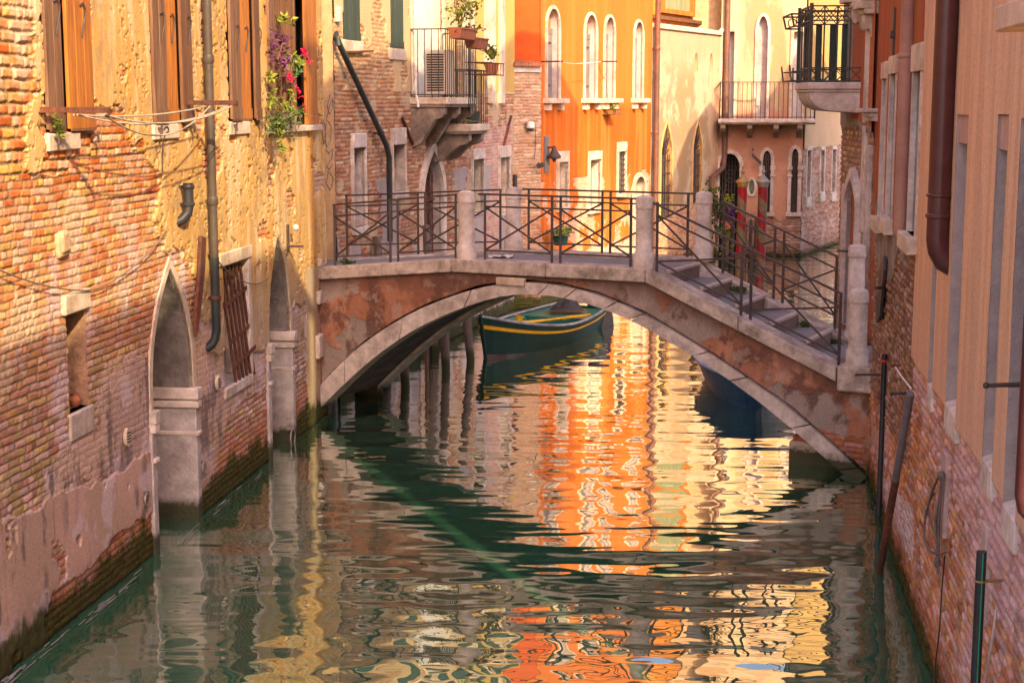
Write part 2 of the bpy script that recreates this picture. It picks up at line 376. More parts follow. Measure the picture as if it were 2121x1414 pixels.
def leaves(name, parent, c, rad, n, size, m, seed=1, shape=1.0, droop=0.0, keep=None):
    """many small folded leaves through a lumpy volume"""
    r = random.Random(seed); b = MB(); c = Vector(c)
    clumps = [Vector((r.gauss(0, .45), r.gauss(0, .45), r.gauss(0, .45))) for _ in range(max(3, n // 22))]
    for i in range(n):
        k = r.choice(clumps) + Vector((r.gauss(0, .22), r.gauss(0, .22), r.gauss(0, .22)))
        p = c + Vector((k.x * rad[0], k.y * rad[1], k.z * rad[2] - droop * r.random()))
        t = Vector((r.gauss(0, 1), r.gauss(0, 1), r.gauss(.2, .8))).normalized(); x = t.cross(Vector((r.gauss(0, 1), r.gauss(0, 1), r.gauss(0, 1)))).normalized()
        L = size * r.uniform(.6, 1.3); y = t.cross(x) * L * .12
        b.add([p, p + t * L * .5 + x * L * .28 * shape + y, p + t * L, p + t * L * .5 - x * L * .28 * shape + y, p + t * L * .55 - y], [(0, 1, 4), (1, 2, 4), (2, 3, 4), (3, 0, 4)])
    return b.build(name, m, parent)
# ------------------------------------------------------------------ plan of the canal
LW = Wall((-4.77, 8), (-2.85, 23.4), 1)
RW = Wall((2.542, 6), (4.556, 19.25), -1)
BR = Wall((-2.86, 22.95), (4.55, 19.25), 1)
B2 = Wall((-2.85, 25), (.03, 35.5), 1)
AN = Wall((.03, 35.5), (.66, 35.9), 1)
OR = Wall((.66, 35.9), (3.87, 43.4), 1)
CR = Wall((3.87, 43.4), (6.42, 48.3), 1)
PK = Wall((6.42, 48.3), (8.95, 47.9), 1)
PB = Wall((8.95, 47.9), (11.6, 53.6), 1)
RB = Wall((4.95, 21.3), (5.04, 23.75), -1)
def PL(w, pts): return [w.px(*p) for p in pts]
HOT = [(.62, .23, .09), (.66, .31, .11), (.62, .18, .045), (.70, .42, .18), (.55, .13, .03), (.68, .37, .25), (.64, .36, .09), (.60, .24, .13), (.66, .20, .05), (.70, .45, .32)]
COOL = [(.54, .27, .21), (.62, .37, .32), (.46, .32, .10), (.56, .36, .19), (.44, .17, .11), (.64, .44, .40), (.50, .37, .14), (.56, .30, .26)]
MORT = (.27, .17, .09)
# ---- left house
P_OCH = [PL(LW, p) for p in (
    [(180, -400), (180, 213), (247, 228), (262, 262), (283, 318), (320, 345), (325, 400), (315, 455), (345, 520), (405, 560), (425, 720), (545, 730), (600, 640), (650, 600), (690, 560), (720, -400)],
    [(62, 60), (84, 90), (84, 285), (92, 330), (62, 385), (50, 300)], [(52, -400), (82, -400), (82, 60), (62, 110)])]
P_GREY = [PL(LW, p) for p in (
    [(-60, 1085), (20, 1075), (110, 1030), (190, 1005), (262, 962), (312, 925), (315, 1050), (250, 1100), (180, 1170), (105, 1225), (85, 1300), (90, 1420), (-60, 1500)],)]
P_MAU = [PL(LW, p) for p in (
    [(205, 775), (245, 735), (300, 720), (313, 850), (313, 960), (262, 975), (190, 1010), (110, 1035), (60, 1070), (95, 960), (150, 905), (198, 880)],
    [(402, 560), (545, 640), (552, 790), (505, 830), (470, 880), (450, 970), (400, 1085)], [(600, 610), (655, 560), (690, 560), (690, 860), (640, 850), (628, 750), (604, 720)])]
def paint_L(U, Z):
    w1 = [(a * 1, b) for a, b in []]
    Hh, Ch, pr = bricks(U, Z, 1, HOT, MORT, relief=.007, bl=.20); _, Cc, _ = bricks(U, Z, 1, COOL, (.26, .19, .165), bl=.20)
    Ht, Ct, pt_ = bricks(U, Z, 2, HOT, (.34, .22, .11), bl=.24, ch=.098, gap=.016, relief=.016); tm = ((Z > 4.15 + .5 * (fbm(U * 1.2, Z * 1.2, 4, 38) - .5)) & (U < 6.6)); Hh = np.where(tm, Ht, Hh); Ch = np.where(tm[..., None], Ct, Ch)
    t = ss(1.7, 3.3, Z + 1.2 * (fbm(U * .5, Z * .8, 3, 33) - .5))
    C = mix(Cc, Ch, t); H = Hh * 1.1
    big = fbm(U * 1.4, Z * 1.4, 5, 31)
    # mortar smeared over the bricks and salts
    sm = ss(.60, .68, fbm(U * 1.8, Z * 2.4, 5, 77)); C = mix(C, np.array([.52, .38, .26]) * (.8 + .4 * big)[..., None], sm * .75); H = H + .006 * sm
    C = mix(C, C * .5 + np.array([.34, .235, .155]), ss(4.15, 3.6, Z + .8 * (fbm(U * 1.2, Z, 4, 93) - .5)) * .2)
    salt = ss(.56, .70, fbm(U * 2.6, Z * 1.7, 6, 91, .65)) * ss(4.0, 2.6, Z); C = mix(C, [.66, .52, .56], salt * .7)
    # ochre plaster
    C = mix(C, [.44, .12, .05], ss(.9, .45, Z + .3 * (fbm(U * 2, Z * 2, 4, 71) - .5)) * .55)
    po = region(U, Z, P_OCH, .20, 1) & (fbm(U * 2.1, Z * 2.1, 5, 5) < .665)
    pit = fbm(U * 15, Z * 17, 4, 14); pit2 = ss(.60, .70, pit) * ss(.42, .55, fbm(U * .9, Z * .9, 3, 17))
    co = mix([.64, .42, .17], [.55, .33, .11], ss(.35, .65, fbm(U * 1.2, Z * .5, 5, 22)))
    co = mix(co, [.66, .50, .30], ss(.48, .68, fbm(U * 5, Z * .6, 5, 24, .62)) * .85)
    co = mix(co, [.60, .28, .06], ss(.62, .72, fbm(U * 3.2, Z * .22, 4, 29)) * .75)
    co = mix(co, [.36, .25, .14], ss(.55, .70, fbm(U * 4, Z * 2.2, 6, 27, .65)) * .6)
    co = mix(co, [.26, .16, .07], pit2 * .75)
    co = mix(co, [.47, .36, .27], ss(2.6, 1.8, Z + .8 * (fbm(U, Z, 4, 36) - .5)) * .65)
    hp = .034 + .008 * (fbm(U * 3, Z * 3, 4, 50) - .5) - .014 * pit2
    H = np.where(po, hp, H); C = np.where(po[..., None], co, C)
    # lower mauve render and grey cement skirt
    sm_ = sum(region(U, Z, P_MAU, w_, s_).astype(float) for w_, s_ in ((.14, 2), (.26, 6), (.42, 9), (.34, 13))) / 4
    al = ss(.50, .62, sm_ * .62 + .55 * (fbm(U * 3.2, Z * 3.2, 6, 8, .68) - .2)) * (~po)
    cm = mix([.62, .43, .35], [.50, .35, .30], ss(.4, .62, fbm(U * 1.6, Z * 1.6, 5, 41))); cm = mix(cm, [.52, .36, .16], ss(.54, .7, fbm(U * 2.2, Z * 2, 5, 46)) * .5)
    cm = mix(cm, [.66, .52, .55], ss(.54, .66, fbm(U * 3, Z * 2.5, 6, 43, .65)) * .8); cm = mix(cm, [.13, .10, .11], ss(.55, .68, fbm(U * 3.2, Z * 1.1, 6, 45, .65)) * .75); cm = mix(cm, [.17, .12, .10], ss(.62, .70, fbm(U * 11, Z * 7, 5, 48, .65)) * .6)
    H = H * (1 - al * .65) + al * (.012 + .012 * (fbm(U * 9, Z * 9, 5, 52) - .5)); C = mix(C, cm, al * .92)
    pg = region(U, Z, P_GREY, .10, 3) & (fbm(U * 2.4, Z * 2.4, 5, 10) < .69)
    cg = mix([.62, .405, .34], [.52, .355, .28], ss(.4, .6, fbm(U * 1.4, Z * .7, 5, 61)))
    cg = mix(cg, [.15, .11, .11], ss(.53, .68, fbm(U * 7, Z * 2.0, 6, 63, .65)) * .75 * ss(.40, .55, fbm(U * .9, Z * .9, 3, 67))); cg = mix(cg, [.66, .52, .55], ss(.58, .66, fbm(U * 2.0, Z * 2, 6, 65, .65)) * .85); cg = mix(cg, [.40, .16, .05], ss(.68, .74, fbm(U * 7, Z * .6, 3, 69)) * .8)
    H = np.where(pg, .028 + .008 * (fbm(U * 4, Z * 4, 4, 54) - .5), H); C = np.where(pg[..., None], cg, C)
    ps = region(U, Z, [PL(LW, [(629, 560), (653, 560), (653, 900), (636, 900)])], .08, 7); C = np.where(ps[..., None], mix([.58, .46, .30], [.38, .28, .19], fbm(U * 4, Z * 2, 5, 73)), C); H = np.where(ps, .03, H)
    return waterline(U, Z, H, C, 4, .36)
LH = thing('old_house', 'tall brick house with flaking ochre plaster, orange wooden shutters and two pointed water doors', 'house', LW.P(6, 0, -3))
holesL = []
def arch_px(w, u0, u1, vspring, vapex, kind=ogive, zb=-.5, vm=None, **k):
    s0 = w.px(u0, vm or vspring)[0]; s1 = w.px(u1, vm or vspring)[0]; um = (u0 + u1) / 2
    return kind(s0, s1, zb, w.px(um, vspring)[1], w.px(um, vapex)[1], **k)
def water_door(o, zc, st):
    holesL.append(o)
    d = reveal(LW, 'water_door', LH, o, .75, mat('shade_grey_reveal', (.23, .195, .19), (.15, .13, .12), .9, 7, amt=.3, bump=.7, bscale=18, big=2.5)); back(LW, 'door_leaf', d, o, .70, WOOD_B)  # shade inside the arch is put into the reveal's darker grey
    trim(LW, 'frame', d, o, .085, .028, STONE_L)
    # capital mouldings on the far and near jambs
    s0, s1 = o[0][0], o[1][0]
    for far_ in (1, 0):
      b = MB()
      for (z0, z1, e) in ((zc, zc + .13, .05), (zc - .10, zc - .02, .035), (zc - .02, zc + .0, .02), (zc - .42, zc - .37, .025)):
        if far_: b.wbox(LW, s1 - e, s1 + .10, z0, z1, -.72, .06 + e * .6)
        else: b.wbox(LW, s0 - .10, s0 + e, z0, z1, -.72, .06 + e * .6)
      b.build('capital', STONE, d, bevel=.014)
    for a_, c_ in ((s1 - .012, s1 + .12), (s0 - .12, s0 + .012)):
        b = MB(); b.wbox(LW, a_, c_, -.5, zc - .10, -.70, .045); b.build('jamb', STONE_G, d, bevel=.012)
    return d
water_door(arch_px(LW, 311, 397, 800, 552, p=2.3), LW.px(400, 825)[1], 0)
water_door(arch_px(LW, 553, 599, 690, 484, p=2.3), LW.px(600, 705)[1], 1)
# niche window with a loose jug-shaped brick, stone lintel
r = LW.rect(137, 640, 178, 850); o = R_(*r); holesL.append(o)
d = reveal(LW, 'window', LH, o, .32, mat('niche_brick', (.42, .24, .15), (.30, .17, .11), .9, 9, amt=.4, bump=1.0, bscale=16)); back(LW, 'pane', d, o, .30, DARK)
wbox(LW, 'lintel', d, (r[0] - .08, r[1] + .06, r[3] - .02, r[3] + .17), -.1, .055, STONE_L, .02)
wbox(LW, 'sill', d, (r[0] - .03, r[1] + .08, r[2] - .26, r[2] + .0), -.1, .035, STONE, .02)
b = MB(); q = LW.P((r[0] + r[1]) / 2 + .12, r[2], -.08); b.lathe(q, [(.03, 0), (.055, .03), (.06, .07), (.03, .11), (.035, .13)], 12)
tag(b.build('broken_jug', TERRA), 'small broken orange clay jug lying in the brick niche', 'jug')
# barred window
r = LW.rect(459, 540, 512, 790); o = R_(*r); holesL.append(o)
d = reveal(LW, 'window', LH, o, .34, STONE_G); back(LW, 'pane', d, o, .33, DARK)
wbox(LW, 'lintel', d, (r[0] - .14, r[1] + .10, r[3] - .01, r[3] + .15), -.1, .06, STONE_L, .015)
wbox(LW, 'sill', d, (r[0] - .04, r[1] + .06, r[2] - .14, r[2] - .0), -.1, .05, STONE, .02)
b = MB(); b.wbox(LW, r[1] - .015, r[1] + .10, r[2], r[3], -.3, .042); b.build('jamb', STONE, d, bevel=.012)
b = MB(); tl = .35
for i in range(6):
    s = r[0] + .06 + i * (r[1] - r[0] - .1) / 6
    b.bar(LW.P(s, r[3] - .06, -.02), LW.P(s + tl, r[2] - .04, .03), .028)
for z, a in ((r[3] - .45, -.02), (r[3] - .92, 0), (r[2] + .25, .02)):
    f = (r[3] - z) / (r[3] - r[2]) * tl
    b.bar(LW.P(r[0] + .0 + f, z - .06, a + .02), LW.P(r[1] - .12 + f, z + .07, a + .03), .012, .05)
b.build('grille', RUST, d)
# shuttered windows
def hook(w, s, z, parent, d=.07):
    b = MB(); b.tube([w.P(s, z - .18, d), w.P(s, z - .1, d + .01), w.P(s + .05, z, d + .015), w.P(s + .06, z + .08, d + .015), w.P(s + .02, z + .13, d + .01), w.P(s - .03, z + .10, d)], .008, 6)
    return b.build('hook', IRON, parent)
def shuttered(u0, u1, vb, leafs, vz=120):
    s0 = LW.px(u0, vz)[0]; s1 = LW.px(u1, vz)[0]; zb = LW.px((u0 + u1) / 2, vb)[1]; zt = zb + 1.95
    o = R_(s0, s1, zb, zt); holesL.append(o)
    d = reveal(LW, 'window', LH, o, .25, WOOD_B); back(LW, 'pane', d, o, .2, DARK)
    for a, c, m, dd in leafs:
        sa = LW.px(a, vz)[0]; sb = LW.px(c, vz)[0]
        k = planks(LW, 'shutter', d, (sa, sb, zb + .02, zt), dd, dd + .035, m, max(1, int((sb - sa) / .16)))
        if sb - sa > .2: hook(LW, (sa + sb) / 2 + .05, zb + 1.02, k, dd + .04)
        b = MB()
        b.wbox(LW, sa, sb, zb + .0, zb + .15, dd + .036, dd + .046); b.build('bottom_rail', WOOD_G if m != WOOD_G else WOOD_B, k)
    wbox(LW, 'sill', d, (s0 - .03, s1 - (s1 - s0) * .35, zb - .17, zb - .01), -.1, .06, STONE_L, .015)
    b = MB()
    for s in (s0 + .08, s1 - .05): b.bar(LW.P(s, zb - .05, .02), LW.P(s, zb - .05, .10), .02); b.bar(LW.P(s, zb - .12, .10), LW.P(s, zb - .01, .10), .018)
    b.build('hinge_pin', IRON, d)
    return s0, s1, zb
W1 = shuttered(84, 180, 272, [(84, 117, WOOD_G, .02), (126, 178, WOOD_O, .03)])
W2 = shuttered(305, 383, 255, [(306, 333, WOOD_G, .03), (333, 360, WOOD_O, .00), (361, 383, WOOD_B, .05)])
W3 = shuttered(466, 526, 250, [(468, 488, WOOD_G, .03), (489, 513, WOOD_O, .0), (515, 526, WOOD_B, .05)])
s0, s1 = LW.px(549, 150)[0], LW.px(651, 150)[0]; zb = LW.px(600, 260)[1]; zt = zb + 1.95
o = R_(s0, s1, zb, zt); holesL.append(o); W4 = (s0, s1, zb)
d = reveal(LW, 'window', LH, o, .22, WOOD_B); back(LW, 'pane', d, o, .2, DARK)
b = MB()
for u in (578, 590, 600, 612, 620): 
    s = LW.px(u, 150)[0]; b.wbox(LW, s - .035, s + .035, zb, zt, -.16, -.05)
b.build('mullion', WOOD_B, d, bevel=.005)
planks(LW, 'shutter', d, (s0, LW.px(560, 150)[0], zb, zt), .02, .07, WOOD_G, 1)
planks(LW, 'shutter', d, (LW.px(627, 150)[0], s1, zb, zt), .01, .045, WOOD_O, 3)
wbox(LW, 'sill', d, (s0 - .04, s1 + .05, zb - .09, zb - .005), -.1, .10, STONE_L, .012)
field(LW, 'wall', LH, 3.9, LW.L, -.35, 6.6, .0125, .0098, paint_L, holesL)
field(LW, 'upper_wall', LH, 0, LW.L, 6.6, 11.2, .08, .08, paint_L)
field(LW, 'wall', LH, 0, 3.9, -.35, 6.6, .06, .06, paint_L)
PL_OUT = mat('ochre_side_plaster', (.58, .40, .22), (.48, .30, .17), .9, 5, amt=.2, bump=.4)
shell(LW, LH, 0, LW.L, 11.2, 7, PL_OUT)
# quoin stones at the far corner
b = MB()
for i, (z0, z1) in enumerate(((.95, 1.30), (1.75, 1.95), (2.3, 2.42))): b.wbox(LW, LW.L - .75 + .1 * i, LW.L - .45, z0, z1, -.05, .09)
b.build('quoin', STONE, LH, bevel=.02)
# ---- right-hand houses: beige with slit openings, then dark red
holesR = []
P_PLAST = PL(RW, [(2500, 2000), (2500, -900), (1907, -900), (1907, 776), (1960, 838), (1960, 857), (1975, 866), (2003, 900), (2054, 972), (2054, 990)])
zP = 2.32; sP = RW.px(1907, 500)[0]
RPAL = [(.48, .20, .11), (.55, .30, .24), (.60, .30, .12), (.42, .14, .08), (.62, .42, .38), (.54, .25, .11), (.62, .37, .33), (.58, .34, .16)]
DPAL = [(.30, .15, .08), (.36, .20, .10), (.25, .12, .08), (.40, .27, .19), (.33, .17, .13), (.42, .25, .22), (.28, .16, .09)]
def paint_R(U, Z):
    far = U > sP
    H, C, pr = bricks(U, Z, 6, RPAL, (.36, .22, .16), relief=.02); H2, C2, _ = bricks(U, Z, 7, DPAL, (.14, .11, .09), bl=.24, ch=.075, gap=.012, relief=.03, jit=.03)
    C = mix(C, C * .4 + np.array([.38, .27, .30]), ss(.46, .62, fbm(U * 1.1, Z * 1.5, 5, 81, .62) + .18 * ss(1.2, 2.2, Z) - .06) * .75); C = mix(C, C * .5 + np.array([.34, .13, .02]), ss(.48, .60, fbm(U * 1.0, Z * 1.6, 5, 83, .62)) * .6); C = mix(C, [.20, .11, .08], ss(.58, .68, fbm(U * 3, Z * 3, 5, 85, .65)) * .5)
    f2 = far & (Z > 1.05 + .25 * fbm(U * 2, Z * 0, 3, 88)); H = np.where(f2, H2, H); C = np.where(f2[..., None], C2, C)
    pw = region(U, Z, [PL(RW, [(1830, 985), (1850, 1000), (1895, 1055), (1896, 1165), (1845, 1085), (1830, 1060)])], .03, 4)
    C = np.where(pw[..., None], mix([.66, .54, .55], C * .6, (1 - pr) * .8), C)
    # beige plaster
    pb = (Z > zP - .02 + .05 * fbm(U * 1.2, Z * 0, 2, 89)) & (U < sP + .02 * (fbm(U * 0, Z * 3, 3, 5) - .5))
    cb = mix([.74, .46, .285], [.66, .39, .235], ss(.35, .65, fbm(U * 9, Z * .6, 4, 84))); cb = mix(cb, [.56, .33, .21], ss(.55, .72, fbm(U * 14, Z * .35, 4, 86)) * .7); cb = mix(cb, [.50, .33, .25], ss(.55, .68, fbm(U * 2.2, Z * .8, 5, 87, .62)) * .45)
    cb = mix(cb, [.64, .40, .30], ss(3.4, 2.4, Z) * .5)
    H = np.where(pb, .045 + .006 * (fbm(U * 2, Z * 2, 3, 2) - .5), H); C = np.where(pb[..., None], cb, C)
    # red plaster above, grey render between
    e = 3.55 + .9 * (fbm(U * 1.5, Z * .6, 4, 92) - .5) + .55 * ss(11.2, 9.0, U)
    pr_ = far & (Z > e) & (U > sP + .05)
    cr = mix([.40, .105, .035], [.33, .085, .03], ss(.4, .6, fbm(U * 6, Z * .6, 4, 94))); cr = mix(cr, [.30, .14, .05], ss(.55, .7, fbm(U * 3, Z * .4, 4, 96)) * .6)
    gy = far & (Z > e - .95 + .5 * fbm(U * 3, Z * 2, 4, 97)) & ~pr_ & (fbm(U * 2.2, Z * 1.4, 4, 3) > .40)
    C = np.where(gy[..., None], mix([.30, .245, .22], [.22, .175, .16], ss(.4, .6, fbm(U * 5, Z * 3, 4, 98))), C); H = np.where(gy, .03 + .012 * fbm(U * 9, Z * 9, 3, 1), H)
    C = np.where(pr_[..., None], cr, C); H = np.where(pr_, .045 + .008 * (fbm(U * 2, Z * 2, 3, 9) - .5), H)
    C = mix(C, [.40, .13, .05], ss(.75, .35, Z + .2 * fbm(U * 3, Z, 3, 6)) * .6)
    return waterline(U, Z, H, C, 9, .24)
RH = thing('beige_house', 'beige plastered house with tall blind slits above rough pink and orange brick', 'house', RW.P(5, 0, -2))
RR = thing('red_house', 'dark red plastered house with grey stone windows above brown brick at the bridge foot', 'house', RW.P(11, 0, -2))
def slit(u0, u1, vt, vb, par=RH, top=.22, vm=560):
    s0, s1 = sorted((RW.px(u0, vm)[0], RW.px(u1, vm)[0])); zt = RW.px((u0 + u1) / 2, vt)[1]; z0 = RW.px((u0 + u1) / 2, vb)[1]
    o = R_(s0, s1, z0, zt); holesR.append(o)
    d = reveal(RW, 'window', par, o, .14, LILAC, .045); back(RW, 'blind_panel', d, o, .13, LILAC)
    if top:
        wbox(RW, 'lintel', d, (s0, s1 + .06, zt - top, zt), -.12, .028, mat('pink_lintel', (.50, .31, .25), (.42, .26, .21), .85, 9, amt=.15, bump=.3), .006)
    b = MB(); b.prism([RW.P(s0 - .0, z0 + .0, .05), RW.P(s0, z0 + .07, -.13), RW.P(s0, z0 - .2, -.13), RW.P(s0, z0 - .2, .05)], RW.U3 * (s1 - s0)); b.build('sill', STONE, d, bevel=.01)
    return d
slit(1982, 2006, 236, 868); slit(2067, 2090, 238, 990); slit(2117, 2146, 242, 1100); slit(1943, 1952, 545, 815, top=0)
def swin(u0, u1, vt, vb, lint, vm):
    s0, s1 = sorted((RW.px(u0, vm)[0], RW.px(u1, vm)[0])); zt = RW.px((u0 + u1) / 2, vt)[1]; z0 = RW.px((u0 + u1) / 2, vb)[1]
    o = R_(s0, s1, z0, zt); holesR.append(o)
    d = reveal(RW, 'window', RR, o, .3, STONE_G); back(RW, 'pane', d, o, .28, DARK)
    trim(RW, 'frame', d, o, .11, .06, STONE, open_bottom=False)
    wbox(RW, 'lintel', d, (s0 - .14, s1 + .14, zt, zt + lint), -.05, .075, STONE_L); wbox(RW, 'sill', d, (s0 - .16, s1 + .16, z0 - .16, z0), -.05, .14, STONE_L)
swin(1898, 1913, 150, 490, .26, 320); swin(1850, 1861, 155, 455, .2, 300); swin(1834, 1841, 165, 455, .2, 300)
field(RW, 'wall', RH, 2.25, sP, -.35, 6.3, .016, .015, paint_R, holesR)
field(RW, 'wall', RR, sP, RW.L, -.35, 6.3, .018, .015, paint_R, holesR)
field(RW, 'upper_wall', RH, 2.25, sP, 6.3, 14.4, .08, .08, paint_R); field(RW, 'upper_wall', RR, sP, RW.L, 6.3, 14.0, .08, .08, paint_R)
RED_S = mat('red_side_plaster', (.38, .11, .045), (.30, .09, .04), .9, 5, amt=.2, bump=.3); BEI_S = mat('beige_side_plaster', (.66, .43, .29), (.58, .37, .25), .9, 5, amt=.2, bump=.3)
shell(RW, RH, 2.25, sP, 14.4, 3.6, BEI_S); shell(RW, RR, sP, RW.L, 14.0, 3.6, RED_S)
s0, z0 = RW.px(2060, 68, .5); b = MB(); b.wbox(RW, s0 - 1.1, s0, z0, z0 + .12, -.1, .5); b.wbox(RW, s0 - 1.1, s0 - .2, z0 + .12, z0 + 2.2, -.1, .42); b.build('bay', BEI_S, RH, bevel=.012)
# red-brown strip of brick piers at the plaster's lower edge
for u0, u1, v0, v1 in ((1965, 1975, 868, 935), (2052, 2062, 985, 1090)):
    s0, s1 = sorted((RW.px(u0, (v0 + v1) / 2)[0], RW.px(u1, (v0 + v1) / 2)[0])); b = MB(); b.wbox(RW, s0, s1, 1.35, zP - .3, 0, .05)
    b.build('pier', mat('pink_painted_brick', (.50, .36, .33), (.42, .28, .25), .9, 9, amt=.2, bump=.4), RH, bevel=.01)
# unseen thin wall added to shade the lower left walls and leave a sun gap
b = MB(); SH = thing('added_shade_wall', 'high plain ochre wall added out of view by the canal to shade the left house', 'wall', (1.6, -2, 0))
NW = Wall((.3, -12), (2.67, 7.02), -1)
b.wbox(NW, 0, NW.L, -.4, 11.7, -.5, 0); b.build('wall', PL_OUT, SH)
b = MB(); b.wbox(NW, -.1, NW.L + .05, 11.7, 11.85, -.65, .15); b.build('coping', TILE, SH)
# ------------------------------------------------------------------ bridge
BG = thing('stone_bridge', 'small single-arch bridge of rust-red render with pale stone arch, stone posts and iron railings', 'bridge', BR.P(4, 0, -.9))
EXT = [(-.02, .50), (.26, .79), (.70, 1.17), (1.29, 1.55), (1.81, 1.82), (2.65, 2.13), (3.32, 2.255), (3.95, 2.235), (4.52, 2.135), (5.17, 1.92), (5.70, 1.66), (6.22, 1.39), (6.75, 1.09), (7.26, .79), (8.20, .07), (8.62, -.30)]
INT = [(-.02, .16), (.45, .60), (.90, .98), (1.57, 1.44), (2.29, 1.78), (2.80, 1.97), (3.32, 2.10), (3.95, 2.08), (4.52, 1.975), (5.15, 1.765), (5.65, 1.52), (6.20, 1.23), (6.70, .94), (7.15, .63), (7.97, .00), (8.38, -.32)]
TOP = [(-.05, 2.29), (2.27, 2.52), (5.22, 2.52), (7.84, 1.385)]
def topz(s): return float(np.interp(s, [p[0] for p in TOP], [p[1] for p in TOP]))
def paint_B(U, Z):
    f = fbm(U * 1.5, Z * 1.7, 5, 101, .6); g = fbm(U * 4, Z * 4, 5, 104, .6)
    C = mix([.37, .165, .10], [.25, .11, .07], ss(.4, .62, g)); C = mix(C, [.46, .22, .14], ss(.54, .68, fbm(U * 2.5, Z * 1.8, 6, 107, .65)))
    gm = ss(.51, .56, f + .10 * (g - .5)); C = mix(C, np.array([.31, .25, .22]) * (.7 + .6 * g)[..., None], gm * .9); H = -.010 * gm + .008 * (g - .5)
    dk = ss(.54, .66, fbm(U * 2.6, Z * 2.0, 6, 111, .66)); C = mix(C, [.12, .06, .045], dk * .8); C = mix(C, [.42, .31, .26], ss(.62, .70, fbm(U * 5, Z * 4, 5, 117, .65)) * .5)
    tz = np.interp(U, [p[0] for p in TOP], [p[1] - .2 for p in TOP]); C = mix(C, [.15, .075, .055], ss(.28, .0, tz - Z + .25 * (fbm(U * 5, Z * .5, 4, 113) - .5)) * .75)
    Hb, Cb, _ = bricks(U, Z, 12, RPAL, (.28, .2, .15)); br = (U > 7.45) & (Z < .42 + .5 * (fbm(U * 3, Z * 2, 4, 115) - .4)) & (fbm(U * 4, Z * 4, 4, 119) > .35)
    C = np.where(br[..., None], mix([.30, .085, .045], Cb, .35), C); H = np.where(br, Hb - .02, H)
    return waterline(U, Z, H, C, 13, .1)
hole = [(p[0], p[1] + .03) for p in EXT] + [(8.7, -3), (-.3, -3)]
keep = [(-.02, -1), (8.42, -1), (8.42, 1.12), (7.86, 1.12), (7.84, 1.22)] + [(p[0], p[1] - .17) for p in TOP[::-1][1:-1]] + [(-.02, 2.13)]
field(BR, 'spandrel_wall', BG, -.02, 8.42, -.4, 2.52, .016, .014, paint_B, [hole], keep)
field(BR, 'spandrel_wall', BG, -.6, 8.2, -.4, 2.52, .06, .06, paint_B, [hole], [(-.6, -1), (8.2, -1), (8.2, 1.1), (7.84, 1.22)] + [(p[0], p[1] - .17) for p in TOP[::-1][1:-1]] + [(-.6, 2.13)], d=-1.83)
def along(pts, n):
    L = [0]
    for i in range(1, len(pts)): L.append(L[-1] + math.dist(pts[i], pts[i - 1]))
    t = np.linspace(0, L[-1], n); return np.stack([np.interp(t, L, [p[0] for p in pts]), np.interp(t, L, [p[1] for p in pts])], 1)
e_, i_ = along(EXT, 49), along(INT, 49)
def smooth(a):
    b = a.copy(); b[1:-1] = (a[:-2] + 2 * a[1:-1] + a[2:]) / 4; return b
for _ in range(3): e_, i_ = smooth(e_), smooth(i_)
for d0, d1 in ((.045, -.26), (-1.60, -1.89)):
    b = MB()
    cuts = [0, 3, 9, 15, 21, 23, 26, 28, 33, 36, 41, 45, 48] if d0 > 0 else [0, 12, 24, 36, 48]
    for a, c in zip(cuts[:-1], cuts[1:]):
        jit = rnd.uniform(-.006, .006)
        for k in range(a, c):
            t0 = .05 if k == a else 0; t1 = .05 if k == c - 1 else 0
            E0, E1 = e_[k] * (1 - t0) + e_[k + 1] * t0, e_[k + 1] * (1 - t1) + e_[k] * t1
            I0, I1 = i_[k] * (1 - t0) + i_[k + 1] * t0, i_[k + 1] * (1 - t1) + i_[k] * t1
            q = [BR.P(*I0, d0 + jit), BR.P(*I1, d0 + jit), BR.P(*E1, d0 + jit), BR.P(*E0, d0 + jit)]
            p = [BR.P(*I0, d1), BR.P(*I1, d1), BR.P(*E1, d1), BR.P(*E0, d1)]
            fs = [(0, 1, 2, 3), (0, 4, 5, 1), (3, 2, 6, 7), (7, 6, 5, 4)]
            if t0: fs.append((0, 3, 7, 4))
            if t1: fs.append((1, 5, 6, 2))
            b.add(q + p, fs)
    b.build('arch_ring', mat('arch_stone', (.62, .52, .47), (.38, .31, .27), .8, 9, amt=.24, bump=.4, bscale=30, big=2.8, weed=True), BG, angle=25)
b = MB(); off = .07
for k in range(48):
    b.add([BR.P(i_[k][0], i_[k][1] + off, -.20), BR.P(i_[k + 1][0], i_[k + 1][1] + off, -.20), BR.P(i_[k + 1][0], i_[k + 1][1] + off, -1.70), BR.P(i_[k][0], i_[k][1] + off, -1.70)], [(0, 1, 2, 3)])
b.build('vault', SOFFIT, BG)
